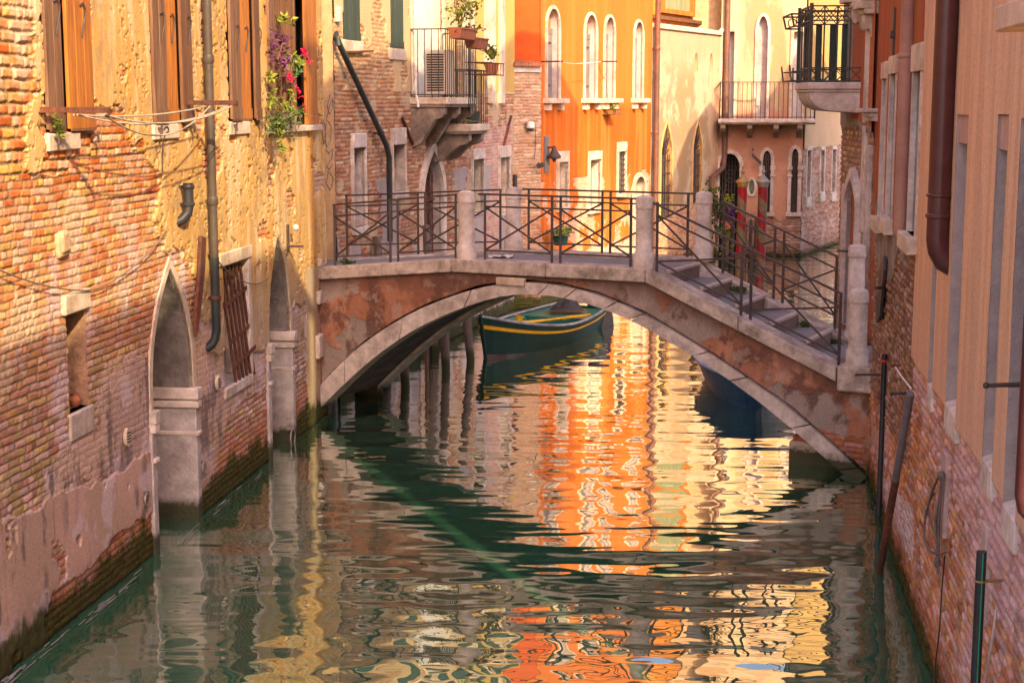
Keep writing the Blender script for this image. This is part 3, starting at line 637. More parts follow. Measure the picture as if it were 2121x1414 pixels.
# right foot under the arch: brick on stone blocks
b = MB(); b.wbox(BR, 7.15, 8.35, -.4, .30, -1.5, -.28); b.build('abutment', STONE_L, BG, bevel=.03)
b = MB()
for k in range(3): b.wbox(BR, 7.2 + .28 * k, 7.47 + .28 * k, .305, .375, -1.2, -.30); b.wbox(BR, 7.24 + .28 * k, 7.5 + .28 * k, .385, .455, -1.2, -.31)
b.build('brick_course', mat('red_brick', (.45, .15, .07), (.36, .11, .06), .9, 9, amt=.3, bump=.5), BG, bevel=.008)
STONE_C = mat('coping_stone', (.54, .44, .385), (.27, .215, .175), .8, 7, amt=.28, bump=.5, bscale=26, big=3.0)
for d0, d1, far in ((.075, -.30, 0), (-1.52, -1.90, 1)):
    b = MB(); T = [(-.45 if far else -.05, 2.29 if not far else 2.25)] + TOP[1:3] + ([(7.84, 1.385)] if not far else [(7.6, 1.49)])
    for (sa, za), (sb, zb_) in zip(T[:-1], T[1:]):
        n = max(1, int((sb - sa) / 1.25)); n = {0: 2, 1: 2, 2: 2}.get(T.index((sa, za)), n)
        for k in range(n):
            t0, t1 = k / n, (k + 1) / n; s0, s1 = sa + (sb - sa) * t0 + .003, sa + (sb - sa) * t1 - .003
            z0, z1 = za + (zb_ - za) * t0, za + (zb_ - za) * t1
            b.prism([BR.P(s0, z0 - .185, d0), BR.P(s1, z1 - .185, d0), BR.P(s1, z1, d0), BR.P(s0, z0, d0)], BR.N3 * (d1 - d0))
    b.build('coping', STONE_C, BG, bevel=.015)
b = MB(); b.wbox(BR, 7.86, 8.40, 1.08, 1.42, .10, -.42); b.build('landing_block', STONE_C, BG, bevel=.035)
b = MB(); P = BR.P
b.prism([P(-1.0, 2.20, -.29), P(2.3, 2.47, -.29), P(5.42, 2.47, -.29), P(5.42, 2.30, -.29), P(-1.0, 2.0, -.29)], BR.N3 * -1.24); b.build('deck', PAVE, BG)
zs = [2.47, 2.265, 2.06, 1.855, 1.65, 1.445]; ss_ = [5.42, 5.90, 6.39, 6.88, 7.36, 9.2]
for k in range(5):
    b = MB(); b.wbox(BR, ss_[k] - .30, ss_[k + 1] - .02, zs[k + 1] - .3, zs[k + 1], -.285, -1.53)
    o = b.build('step', PAVE, BG)
    b = MB(); b.wbox(BR, ss_[k] - .05, ss_[k] + .025, zs[k] - .04, zs[k] + .006, -.287, -1.528); b.build('nosing', NOSE, o, bevel=.01)
    b = MB(); b.wbox(BR, ss_[k] - .10, ss_[k], zs[k + 1] - .02, zs[k] - .038, -.287, -1.528); b.build('riser', mat('riser_stone', (.20, .145, .13), (.15, .11, .10), .8, 10, amt=.2, bump=.3), o)
b = MB(); b.wbox(BR, 2.98, 3.42, 2.19, 2.30, .0, .085); b.build('keystone_ledge', STONE_L, BG, bevel=.012)
POST = [(.165, 0), (.168, .19), (.150, .215), (.135, .24), (.130, .80), (.143, .815), (.145, .835), (.138, .85), (.140, .93), (.125, .965), (.06, .985), (.01, .99)]
for s, d, z, h in ((2.43, -.09, 2.52, 1), (5.14, -.09, 2.52, 1), (8.06, -.12, 1.42, 1), (2.36, -1.72, 2.49, 1), (5.40, -1.72, 2.50, 1), (7.62, -1.72, 1.40, 1.44)):
    b = MB(); pr = [(r_ * .87, (zz if i < 4 else zz + (h - 1) * 1.0)) for i, (r_, zz) in enumerate(POST)]
    b.lathe(BR.P(s, z - .02, d), pr, 28); b.build('post', STONE, BG, angle=35)
def panel(sa, sb, d, h, zf, end_l=False, end_r=False):
    b = MB(); sm = (sa + sb) / 2; za, zb_ = zf(sa) + h, zf(sb) + h
    top = lambda s: za + (zb_ - za) * (s - sa) / (sb - sa)
    t = .032
    b.bar(BR.P(sa - (.10 if end_l else .02), top(sa - .02), d), BR.P(sb + (.12 if end_r else .02), top(sb + .02), d), .042, .026)
    b.bar(BR.P(sa, top(sa) - .17, d), BR.P(sb, top(sb) - .17, d), t, .022)
    for a, c in ((sa, sm - .065), (sm + .065, sb)):
        lo = lambda s: zf(s) + .13
        b.bar(BR.P(a, lo(a), d), BR.P(c, lo(c), d), t, .022)
        for s in (a, c): b.bar(BR.P(s, zf(s) - .06, d), BR.P(s, top(s), d), t + .004)
        b.bar(BR.P(a, lo(a), d + .008), BR.P(c, top(c) - .18, d + .008), .014, .026); b.bar(BR.P(a, top(a) - .18, d - .008), BR.P(c, lo(c), d - .008), .014, .026)
    return b.build('railing', IRON, BG, bevel=.003)
panel(.20, 2.25, -.10, .905, topz); panel(2.72, 4.94, -.10, .92, topz, True, True); panel(5.32, 7.83, -.10, .925, topz, True)
def farz(s): return float(np.interp(s, [-.6, 2.3, 5.4, 7.6], [2.33, 2.50, 2.50, 1.56]))
panel(-.62, 2.14, -1.72, .92, farz); panel(2.62, 5.16, -1.72, .93, farz, True, True); panel(5.70, 7.34, -1.72, .95, farz)
b = MB(); b.bar(BR.P(7.34, 2.70, -1.72), BR.P(7.62, 2.70, -1.72), .03); b.build('rail_tie', IRON, BG)
# paved alleys at both ends, ground under everything, canal bed
b = MB(); b.prism([LW.P(LW.L + .02, 2.20, -.02), LW.P(LW.L + .02, 2.20, -8), B2.P(-.02, 2.20, -8), B2.P(-.02, 2.20, -.02)], (0, 0, -2.6)); o = b.build('pavement', PAVE); o['kind'] = 'structure'
b = MB(); b.prism([(4.60, 19.27, 1.43), (12, 17.5, 1.43), (12, 20.3, 1.43), (5.0, 21.28, 1.43)], (0, 0, -2)); o = b.build('pavement', PAVE); o['kind'] = 'structure'
b = MB(); b.prism([(-90, -40, -1.4), (90, -40, -1.4), (90, 150, -1.4), (-90, 150, -1.4)], (0, 0, -.4)); o = b.build('ground', mat('canal_mud', (.06, .06, .04), None, .9, 4, amt=.3, bump=.2)); o['kind'] = 'structure'
# ------------------------------------------------------------------ water: one rippled sheet
def make_water():
    ny, nx = 1500, 320; y = 5.5 * (62 / 5.5) ** (np.arange(ny) / (ny - 1)); t = np.linspace(-.52, .40, nx)
    Y = np.repeat(y[:, None], nx, 1); X = Y * t[None]; Z = np.zeros_like(X); rs = np.random.RandomState(5)
    for i in range(80):
        lam = .19 * (1.5 / .19) ** rs.rand(); k = 2 * math.pi / lam
        a = rs.normal(0, .22) + (.05 if i % 7 else .8 * rs.choice([-1, 1]))
        kx, ky = k * math.sin(a), k * math.cos(a)
        amp = SLOPE * lam / (2 * math.pi) * rs.uniform(.5, 1.4) / 6.3
        dy = Y * math.log(62 / 5.5) / ny; damp = np.clip((lam / dy - 3) / 3, 0, 1)
        calm = .55 + .9 * fbm(X * .22 + i, Y * .13, 2, 120 + i % 5)
        ph = rs.rand() * 6.28 + 1.6 * (vnoise(X * .35, Y * .3, 200 + i % 7) - .5) * 2
        Z += amp * calm * damp * np.sin(kx * X + ky * Y + ph)
    for i in range(24):
        lam = rs.uniform(.09, .22); k = 2 * math.pi / lam; a = rs.normal(0, .7); damp = np.clip((20 - Y) / 8, 0, 1) * np.clip(fbm(X * .5 + i, Y * .35, 2, 140 + i % 3) * 2.2 - .7, 0, 1)
        Z += .007 * lam / (2 * math.pi) / 3.5 * 1.4 * damp * np.sin(k * math.sin(a) * X + k * math.cos(a) * Y + rs.rand() * 6.28)
    V = np.stack([X, Y, Z], -1).reshape(-1, 3); idx = np.arange(ny * nx).reshape(ny, nx)
    Q = np.stack([idx[:-1, :-1], idx[:-1, 1:], idx[1:, 1:], idx[1:, :-1]], -1).reshape(-1, 4)
    me = bpy.data.meshes.new('water'); me.vertices.add(len(V)); me.vertices.foreach_set('co', V.ravel().astype('f'))
    me.loops.add(len(Q) * 4); me.loops.foreach_set('vertex_index', Q.ravel().astype('i')); me.polygons.add(len(Q)); me.polygons.foreach_set('loop_start', (np.arange(len(Q)) * 4).astype('i'))
    me.update(calc_edges=True); me.polygons.foreach_set('use_smooth', np.ones(len(Q), bool))
    m = bpy.data.materials.new('canal_water'); m.use_nodes = True; n = m.node_tree.nodes; l = m.node_tree.links; n.remove(n['Principled BSDF'])
    df = n.new('ShaderNodeBsdfDiffuse'); df.inputs[0].default_value = (.032, .122, .070, 1)
    gl = n.new('ShaderNodeBsdfGlossy'); gl.inputs['Roughness'].default_value = .012; gl.inputs[0].default_value = (.94, .955, .87, 1)
    fr = n.new('ShaderNodeFresnel'); fr.inputs[0].default_value = 1.45
    mr = n.new('ShaderNodeMapRange'); mr.inputs[1].default_value = 0; mr.inputs[2].default_value = .36; mr.inputs[3].default_value = .05; mr.inputs[4].default_value = .95
    ms = n.new('ShaderNodeMixShader'); l.new(fr.outputs[0], mr.inputs[0]); l.new(mr.outputs[0], ms.inputs[0]); l.new(df.outputs[0], ms.inputs[1]); l.new(gl.outputs[0], ms.inputs[2])
    l.new(ms.outputs[0], n['Material Output'].inputs[0])
    o = link('water', me, m); o['kind'] = 'structure'
SLOPE = .021
make_water()
# ------------------------------------------------------------------ brick house with balconies beyond the bridge
BPAL = [(.46, .18, .09), (.50, .26, .13), (.38, .12, .06), (.52, .33, .18), (.42, .20, .13), (.33, .14, .08), (.55, .36, .24), (.48, .17, .07)]
PKP = [(.55, .33, .31), (.50, .27, .24), (.58, .40, .36)]
zY = B2.px(750, 210)[1]
sPk0, sPk1 = B2.px(985, 350)[0], B2.px(1050, 350)[0]
def paint_B2(U, Z):
    H, C, pr = bricks(U, Z, 15, BPAL, (.30, .22, .16), relief=.014, gap=.010)
    sm = ss(.55, .64, fbm(U * 1.3, Z * 1.5, 5, 131)); C = mix(C, mix([.56, .42, .28], [.42, .31, .22], fbm(U * 3, Z * 3, 4, 133)), sm * .85); H = H * (1 - sm * .7) + .014 * sm
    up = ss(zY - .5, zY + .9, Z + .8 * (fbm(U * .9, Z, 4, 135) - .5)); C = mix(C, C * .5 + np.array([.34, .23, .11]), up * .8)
    pl = (Z > 4.9) & (fbm(U * 1.1, Z * .9, 5, 137) > .50); C = np.where(pl[..., None], mix([.64, .47, .26], [.55, .37, .2], fbm(U * 2, Z, 4, 3)), C); H = np.where(pl, .03, H)
    yl = (U > B2.px(960, 60)[0]) & (Z > 4.95); C = np.where(yl[..., None], mix([.54, .38, .12], [.48, .31, .10], fbm(U * 3, Z * .7, 4, 7)), C); H = np.where(yl, .03, H)
    pk = (U > sPk0) & (U < sPk1 + .4) & (Z < 4.3 + .5 * (fbm(U * 2, Z, 3, 8) - .5)); C = np.where(pk[..., None], mix(C, pick(hsh(np.floor(U * 4).astype(int), np.floor(Z * 14).astype(int)), PKP), .6), C)
    gr = (fbm(U * 1.5, Z * .8, 5, 139) > .56) & (Z < 3.4); C = np.where(gr[..., None], mix([.46, .38, .36], [.30, .25, .24], fbm(U * 3, Z * 3, 4, 9)), C); H = np.where(gr, .022, H)
    wh = ss(1.6, .8, Z) * ss(.45, .55, fbm(U * 2, Z * 1.4, 5, 141)); C = mix(C, [.52, .44, .42], wh * .8)
    return waterline(U, Z, H, C, 14, .3)
HB = thing('balcony_house', 'weathered brick house with two stone-bracketed balconies, green shutters and a pointed doorway', 'house', B2.P(6, 0, -3))
hB = []
def bwin(w, par, holes, box, depth, rm, bm, lint=0, sill=0, fr=0, frm=STONE, pm=None, arch=None, extra=.04):
    """rect window from a pixel box; returns (window part, rect)"""
    r = w.rect(*box) if len(box) == 4 and box[0] > 20 else box
    o = R_(*r) if not arch else arch(r[0], r[1], r[2], r[3] - (r[1] - r[0]) * .5, r[3]); holes.append(o)
    d = reveal(w, 'window', par, o, depth, rm, .03); back(w, 'pane', d, o, depth - .02, bm)
    if fr: trim(w, 'frame', d, o, fr, .06, frm, open_bottom=sill > 0 or arch is not None)
    if lint: wbox(w, 'lintel', d, (r[0] - extra, r[1] + extra, r[3], r[3] + lint), -.05, .075, frm, .012)
    if sill: wbox(w, 'sill', d, (r[0] - extra, r[1] + extra, r[2] - sill, r[2]), -.05, .10, frm, .012)
    return d, r
bwin(B2, HB, hB, (728, 306, 752, 470), .3, STONE_G, STONE_G, .24, .12, .05)
bwin(B2, HB, hB, (810, 300, 834, 396), .3, STONE, DARK, .30, .12, .06)
d, r = bwin(B2, HB, hB, (976, 330, 998, 440), .18, STONE_L, mat('teal_door_paint', (.05, .10, .10), (.10, .13, .12), .7, 6, amt=.3, bump=.3), .22, 0, .04)
d, r = bwin(B2, HB, hB, (1032, 326, 1052, 440), .2, STONE_L, GREY_W, .26, 0, .05)
# pointed doorway with an iron-bound door
s0, s1 = B2.px(872, 400)[0], B2.px(912, 400)[0]; o = ogive(s0, s1, -.5, B2.px(890, 390)[1], B2.px(890, 312)[1], 1.6); hB.append(o)
d = reveal(B2, 'doorway', HB, o, .22, STONE_G); g = back(B2, 'door', d, o, .20, DARK); trim(B2, 'frame', d, o, .16, .08, STONE)
grille(B2, 'grille', d, (s0, s1, 1.0, B2.px(890, 330)[1]), -.14, RUST, 7, 5, .03)
# low arched niche at the right-hand end
# green shutters and tall windows of the upper floor
for u0, u1, vb in ((708, 741, 84), (805, 831, 101)):
    r = B2.rect(u0, -20, u1, vb); r = (r[0], r[1], r[2], r[2] + 1.9); o = R_(*r); hB.append(o)
    d = reveal(B2, 'window', HB, o, .15, STONE_L); back(B2, 'pane', d, o, .13, DARK)
    planks(B2, 'shutter', d, (r[0] + .02, r[1] - .02, r[2], r[3]), .0, .05, GREEN_W, 4); wbox(B2, 'sill', d, (r[0] - .06, r[1] + .1, r[2] - .2, r[2]), -.05, .06, STONE_L)
zb = B2.px(880, 200)[1]
for u0, u1, m in ((852, 915, WHITE), (1003, 1016, WHITE), (958, 975, GREEN_W)):
    r = B2.rect(u0, 60, u1, 190); r = (r[0], r[1], zb, zb + 2.5); o = R_(*r); hB.append(o)
    d = reveal(B2, 'window', HB, o, .2, STONE_L); back(B2, 'pane', d, o, .17, m); trim(B2, 'frame', d, o, .09, .06, STONE_L)
for k in range(4):
    s = 1.2 + k * 2.6; r = (s, s + 1.0, 7.8, 9.6); o = R_(*r); hB.append(o)
    d = reveal(B2, 'window', HB, o, .2, STONE_L); back(B2, 'pane', d, o, .17, GLASS); trim(B2, 'frame', d, o, .1, .06, STONE_L, open_bottom=False)
    planks(B2, 'shutter', d, (s - .5, s - .02, 7.8, 9.6), .05, .10, GREEN_W, 3); planks(B2, 'shutter', d, (s + 1.02, s + 1.5, 7.8, 9.6), .05, .10, GREEN_W, 3)
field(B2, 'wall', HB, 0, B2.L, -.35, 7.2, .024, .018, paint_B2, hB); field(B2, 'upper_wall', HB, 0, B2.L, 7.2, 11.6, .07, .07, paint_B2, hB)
shell(B2, HB, 0, B2.L, 11.6, 7, PL_OUT)
for u in (1010, 1030): 
    s = B2.px(u, 100)[0]; wbox(B2, 'pilaster', HB, (s, s + .30, 4.7, 7.1), -.02, .10, STONE_L)
def railings(w, parent, s0, s1, d, z0, z1, m=IRON, step=.115, t=.016, ret0=True, ret1=True, arcs=False):
    b = MB()
    def run(p, q):
        n = max(2, int((q - p).length / step))
        for i in range(n + 1):
            x = p.lerp(q, i / n); b.bar(x + ZV * z0, x + ZV * z1, t)
            if arcs and i < n:
                y = p.lerp(q, (i + 1) / n); b.tube([x + ZV * (z1 - .10), x.lerp(y, .25) + ZV * (z1 - .03), x.lerp(y, .75) + ZV * (z1 - .03), y + ZV * (z1 - .10)], .006, 4)
        for z in (z0 + .05, z1): b.bar(p + ZV * z, q + ZV * z, .03, .022)
        return
    A, B_, C_, D_ = w.P(s0, 0, .03), w.P(s0, 0, d), w.P(s1, 0, d), w.P(s1, 0, .03)
    if ret0: run(A, B_)
    run(B_, C_)
    if ret1: run(C_, D_)
    return b.build('railing', m, parent)
def console(w, b, s, zt, d, h, t=.16):
    pr = [(0, 0), (d, 0), (d, -.12), (d * .88, -.20), (d * .72, -.22), (d * .55, -h * .55), (d * .30, -h * .88), (.0, -h)]
    b.prism([w.P(s, zt + z, dd) for dd, z in pr], w.U3 * t)
GREEN_I = mat('green_grey_iron', (.055, .065, .055), (.08, .07, .05), .6, 14, amt=.3, bump=.15)
DGREY = mat('stained_bracket_stone', (.30, .235, .19), (.15, .115, .095), .85, 7, amt=.3, bump=.5, big=2)
def balcony(w, par, s0, s1, d, zs, h, th, cons, ch, rm=GREEN_I, sm=STONE_L, **k):
    b = MB(); b.wbox(w, s0, s1, zs - th, zs, -.02, d); o = b.build('balcony', sm, par, bevel=.02)
    b = MB(); b.wbox(w, s0 + .02, s1 - .02, zs - th - .05, zs - th, -.02, d - .05)
    for s in cons: console(w, b, s, zs - th - .05, d * .9, ch)
    b.build('bracket', DGREY, o, bevel=.012); railings(w, o, s0 + .04, s1 - .04, d - .05, zs, zs + h, rm, **k); return o
sA, zA = B2.px(847, 202); sE = B2.px(990, 213, .72)[0]
balcony(B2, HB, sA, sE, .74, zA, 1.22, .13, (sA + .05, (sA + sE) / 2 - .1, sE - .25), .75)
sC, zC = B2.px(932, 262); sD = sC + 1.5
sC2, zC2 = B2.px(1015, 256, .8)
balcony(B2, HB, sC2 - 1.3, sC2, .8, zC2, 1.02, .14, (sC2 - 1.15, sC2 - .3), .55)
# ---- brick annexe with a tile coping, and the orange house's end wall above it
def paint_AN(U, Z):
    H, C, _ = bricks(U, Z, 19, [(.48, .30, .18), (.42, .25, .15), (.52, .36, .24), (.44, .22, .13)], (.36, .26, .19), relief=.02)
    C = mix(C, [.40, .17, .09], ss(2.6, 1.8, Z) * .4); return waterline(U, Z, H, C, 3, .3)
AH = thing('brick_annexe', 'narrow brick annexe wall with a tiled coping between the balcony house and the orange house', 'wall', AN.P(.3, 0, -.3))
zt = AN.px(1092, 150)[1]
field(AN, 'wall', AH, -.05, AN.L + .0, -.35, zt, .024, .018, paint_AN)
b = MB(); b.wbox(AN, -.05, AN.L - .02, zt, zt + .12, -.4, .06); b.build('coping', STONE, AH)
b = MB()
for k in range(8): 
    s = -.02 + k * .095; b.tube([AN.P(s, zt + .17, .16), AN.P(s, zt + .25, -.4)], .05, 8)
b.build('roof', TILE, AH)
b = MB(); b.wbox(AN, 0, AN.L, -.4, zt, -.8, -.03); b.build('core', PL_OUT, AH)
# ------------------------------------------------------------------ orange house
def paint_OR(U, Z):
    a = fbm(U * .8, Z * .5, 5, 151); C = mix([.60, .148, .018], [.53, .112, .013], ss(.38, .62, a))
    C = mix(C, [.62, .20, .045], ss(.50, .68, fbm(U * 3.2, Z * .22, 4, 153)) * .75); C = mix(C, [.42, .075, .012], ss(.56, .70, fbm(U * 5, Z * .35, 4, 155)) * .5)
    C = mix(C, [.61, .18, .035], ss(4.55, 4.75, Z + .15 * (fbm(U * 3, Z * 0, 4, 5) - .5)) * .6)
    H = .01 * (fbm(U * 2, Z * 2, 4, 157) - .5)
    pe = (Z < 3.0 + .9 * (fbm(U * 1.1, Z * 0 + 3, 3, 159) - .5) - .0) & (fbm(U * 1.3, Z * 1.3, 5, 161, .62) > .53) & (Z < 2.9)
    Hb, Cb, _ = bricks(U, Z, 23, [(.60, .33, .22), (.55, .28, .17), (.66, .42, .30)], (.6, .42, .3)); C = np.where(pe[..., None], mix([.60, .34, .22], Cb, .45), C); H = np.where(pe, -.03 + Hb * .5, H)
    lo = Z < .9 + .3 * fbm(U * 2, Z * 0, 3, 2); C = np.where(lo[..., None], mix(Cb, [.6, .45, .35], .4), C)
    return waterline(U, Z, H, C, 5, .3)
OH = thing('orange_house', 'bright orange plastered house with tall round-topped windows and peeling plaster near the bridge deck', 'house', OR.P(4, 0, -3))
hO = []
RV = mat('lilac_stone_reveal', (.52, .42, .40), (.42, .33, .32), .85, 8, amt=.15, bump=.4)
for u0, u1, vt, vb in ((1131, 1156, 18, 204), (1210, 1233, 31, 204), (1251, 1270, 36, 204), (1312, 1329, 46, 204)):
    s0, s1 = OR.px(u0, 150)[0], OR.px(u1, 150)[0]; z0, z1 = OR.px((u0 + u1) / 2, vb)[1], OR.px((u0 + u1) / 2, vt)[1]
    zs_ = z1 - (s1 - s0) * .55; o = round_(s0, s1, z0, zs_, z1); hO.append(o)
    d = reveal(OR, 'window', OH, o, .24, RV); back(OR, 'lunette', d, o, .20, mat('orange_lunette', (.60, .15, .025), None, .9, 5, amt=.1)); trim(OR, 'frame', d, o, .07, .05, STONE_L)
    planks(OR, 'shutter', d, (s0 + .02, s1, z0, zs_ - .02), -.19, -.15, GREY_W, 4)
    b = MB()
    for z in (z0 + .3, zs_ - .35): b.bar(OR.P(s0 + .05, z, -.14), OR.P(s1 - .12, z, -.14), .03)
    b.build('hinge', IRON, d)
    b = MB(); b.wbox(OR, s0 - .18, s1 + .22, z0 - .12, z0, -.05, .22); b.wbox(OR, s0 - .10, s0 + .05, z0 - .28, z0 - .12, -.05, .14); b.wbox(OR, s1 - .05, s1 + .10, z0 - .28, z0 - .12, -.05, .14); b.build('sill', STONE_L, d, bevel=.012)
d, r = bwin(OR, OH, hO, (1154, 336, 1173, 430), .2, STONE_L, GREY_W, .26, .1, .07, STONE_L)
d, r = bwin(OR, OH, hO, (1219, 331, 1241, 430), .22, STONE_L, GREY_W, .22, .14, .06, STONE_L)
d, r = bwin(OR, OH, hO, (1278, 314, 1293, 400), .2, STONE_L, DARK, .25, .14, .05, STONE_L); grille(OR, 'grille', d, r, .0, IRON, 4, 8, .03)
s0, s1 = OR.px(1312, 400)[0], OR.px(1333, 400)[0]; o = round_(s0, s1, -.5, OR.px(1322, 393)[1], OR.px(1322, 366)[1]); hO.append(o)
d = reveal(OR, 'doorway', OH, o, .3, STONE_L); back(OR, 'door', d, o, .27, DARK); trim(OR, 'frame', d, o, .12, .06, STONE_L)
for k in range(4):
    s = .9 + k * 2.0; o = round_(s, s + .9, 7.9, 9.3, 9.75); hO.append(o)
    d = reveal(OR, 'window', OH, o, .24, RV); back(OR, 'pane', d, o, .2, GREEN_W); trim(OR, 'frame', d, o, .09, .05, STONE_L); wbox(OR, 'sill', d, (s - .15, s + 1.05, 7.78, 7.9), -.05, .2, STONE_L)
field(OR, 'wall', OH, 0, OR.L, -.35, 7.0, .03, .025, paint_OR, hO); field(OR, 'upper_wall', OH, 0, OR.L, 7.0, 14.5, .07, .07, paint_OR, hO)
ORS = mat('orange_side_plaster', (.48, .085, .012), (.40, .065, .011), .9, 3, amt=.12, bump=.3); shell(OR, OH, 0, OR.L, 14.5, 6, ORS)
E2 = Wall((-1.2, 35.75), (.66, 35.92), 1)
b = MB(); b.wbox(E2, 0, E2.L, 3, 14.4, -.4, .0); b.build('end_wall', ORS, OH)
# ------------------------------------------------------------------ cream house
def paint_CR(U, Z):
    a = fbm(U * 1.3, Z * 1.3, 5, 171, .6); C = mix([.55, .42, .28], [.40, .26, .14], ss(.48, .62, a) * ss(6.5, 5.2, Z) + ss(5.6, 6.4, Z + .6 * (fbm(U * 5, Z * .6, 4, 172) - .5)) * .45)
    C = mix(C, [.36, .25, .16], ss(.52, .66, fbm(U * 3.0, Z * 1.6, 5, 173)) * .8 * ss(6.0, 4.8, Z)); C = mix(C, [.40, .28, .2], ss(.55, .70, fbm(U * 8, Z * .3, 4, 175)) * .5 * ss(4.8, 6.4, Z))
    H = .012 * (fbm(U * 2, Z * 2, 4, 177) - .5)
    Hb, Cb, _ = bricks(U, Z, 27, [(.58, .24, .12), (.62, .32, .18), (.50, .20, .10)], (.58, .42, .28)); lo = Z < 1.75 + .7 * (fbm(U * 2, Z * 0, 3, 179) - .5)
    C = np.where(lo[..., None], Cb, C); H = np.where(lo, Hb - .02, H)
    rt = U > CR.L - .75; C = np.where((rt & (Z < 5.2))[..., None], mix(C, [.58, .34, .22], .6), C)
    return waterline(U, Z, H, C, 6, .3)
CH = thing('cream_house', 'sunlit cream wall with mottled stains, two pointed barred windows and two small oval holes', 'house', CR.P(2.5, 0, -2))
hC = []; zt = CR.px(1420, 66)[1]
for u0, u1, vs, va, vb in ((1369, 1391, 320, 256, 450), (1435, 1452, 310, 256, 420)):
    s0, s1 = CR.px(u0, 350)[0], CR.px(u1, 350)[0]; um = (u0 + u1) / 2
    o = ogive(s0, s1, CR.px(um, vb)[1], CR.px(um, vs)[1], CR.px(um, va)[1], 1.7); hC.append(o)
    d = reveal(CR, 'window', CH, o, .2, mat('orange_brick_reveal', (.60, .28, .10), (.48, .22, .09), .9, 9, amt=.4, bump=.9, bscale=16)); back(CR, 'pane', d, o, .18, DARK); trim(CR, 'frame', d, o, .08, .02, mat('yellow_render_trim', (.66, .43, .17), (.55, .33, .12), .9, 6, amt=.2, bump=.4))
    grille(CR, 'grille', d, (s0, s1, CR.px(um, vb)[1], CR.px(um, vs)[1]), -.05, IRON, 6, 5, .026)
    b = MB(); zs_ = CR.px(um, vs)[1]
    for k in range(6):
        a = math.pi * (k + .5) / 6; L = .5 * (s1 - s0) * (1 + .9 * math.sin(a)); b.bar(CR.P((s0 + s1) / 2, zs_, -.05), CR.P((s0 + s1) / 2 + math.cos(a) * L * .6, zs_ + math.sin(a) * L, -.05), .03)
    b.build('fanlight_grille', IRON, d)
for u, v in ((1441, 139), (1472, 139)):
    s, z = CR.px(u, v); o = oval(s, z, .17, .42); hC.append(o); d = reveal(CR, 'oval_window', CH, o, .25, mat('cream_reveal', (.62, .40, .24), None, .9, 6, amt=.2)); back(CR, 'pane', d, o, .23, mat('cream_reveal_back', (.48, .30, .18), None, .9, 6, amt=.2))
field(CR, 'wall', CH, 0, CR.L, -.35, zt, .03, .026, paint_CR, hC)
b = MB(); b.wbox(CR, 0, CR.L, zt, zt + .14, -.6, .07); b.build('coping', STONE_L, CH, bevel=.02)
b = MB(); b.wbox(CR, 0, CR.L, -.4, zt, -2.6, -.42); b.build('core', PL_OUT, CH)
TI = mat('orange_timber', (.60, .22, .03), (.50, .17, .025), .6, 5, (6, 6, .6), .2, .1, 20)
TH_ = thing('timber_loggia', 'varnished orange timber window storey set back above the cream wall', 'house', CR.P(2, 0, -3))
b = MB(); b.wbox(CR, -.3, CR.L + .0, zt - .3, 15.5, -6, -1.0); b.build('wall', TI, TH_)
a0, a1 = CR.px(1369, 10, -1)[0], CR.px(1428, 10, -1)[0]; zw = CR.px(1400, 22, -1)[1]
b = MB(); b.wbox(CR, a0, a1, zw, zw + 2.2, -1.0, -.97); o = b.build('window', mat('curtain', (.26, .28, .15), (.18, .19, .10), .8, 5, (9, 9, .3), .3, .1), TH_)
b = MB()
for (x0, x1, y0, y1, dd) in ((a0 - .16, a0, zw - .14, zw + 2.3, -.86), (a1, a1 + .16, zw - .14, zw + 2.3, -.86), (a0, a1, zw - .14, zw, -.86), (a0, a0 + .06, zw, zw + 2.2, -.93), (a1 - .06, a1, zw, zw + 2.2, -.93)): b.wbox(CR, x0, x1, y0, y1, -1.0, dd)
b.build('frame', WOOD_O, o, bevel=.01)
a2 = CR.px(1450, 30, -.95)[0]; b = MB(); n = 10
b.prism([CR.P(a2 + .18 * math.sin(i / n * 4.5), zt - .2 + i * .32, -.9) for i in range(n + 1)] + [CR.P(CR.L + 1.0, zt - .2 + n * .32, -.9), CR.P(CR.L + 1.0, zt - .2, -.9)], CR.N3 * .25)
b.build('plaster_panel', mat('peach_plaster', (.62, .34, .19), (.55, .29, .15), .9, 5, amt=.12, bump=.2), TH_)
b = MB(); b.wbox(CR, -.3, a2, zw - .34, zw - .24, -1.0, -.8); b.build('ledge', WOOD_B, TH_)
# ------------------------------------------------------------------ pink house with the long balcony, and its brick side
def paint_PK(U, Z):
    C = mix([.56, .29, .19], [.46, .22, .145], ss(.4, .62, fbm(U * 1.6, Z * 1.2, 5, 181))); C = mix(C, [.40, .25, .19], ss(.6, .7, fbm(U * 4, Z * 3, 5, 183)) * .6)
    up = ss(4.3, 4.7, Z); cu = mix([.55, .41, .25], [.44, .28, .15], ss(.50, .66, fbm(U * 1.6, Z * .55, 5, 185)))
    cu = mix(cu, [.42, .27, .17], ss(.60, .70, fbm(U * 3.5, Z * .5, 4, 187)) * .7); C = mix(C, cu, up)
    H = .012 * (fbm(U * 4, Z * 4, 5, 189) - .5)
    Hb, Cb, _ = bricks(U, Z, 29, [(.44, .22, .14), (.38, .17, .11), (.50, .30, .22)], (.34, .25, .2), relief=.03); lo = Z < 1.25 + .5 * (fbm(U * 2, Z * 0, 3, 7) - .5)
    C = np.where(lo[..., None], Cb, C); H = np.where(lo, Hb - .02, H); return waterline(U, Z, H, C, 7, .1)
PH = thing('pink_house', 'faded pink house with cream upper floor, arched barred windows and a long iron balcony', 'house', PK.P(1.2, 0, -3))
hP = []
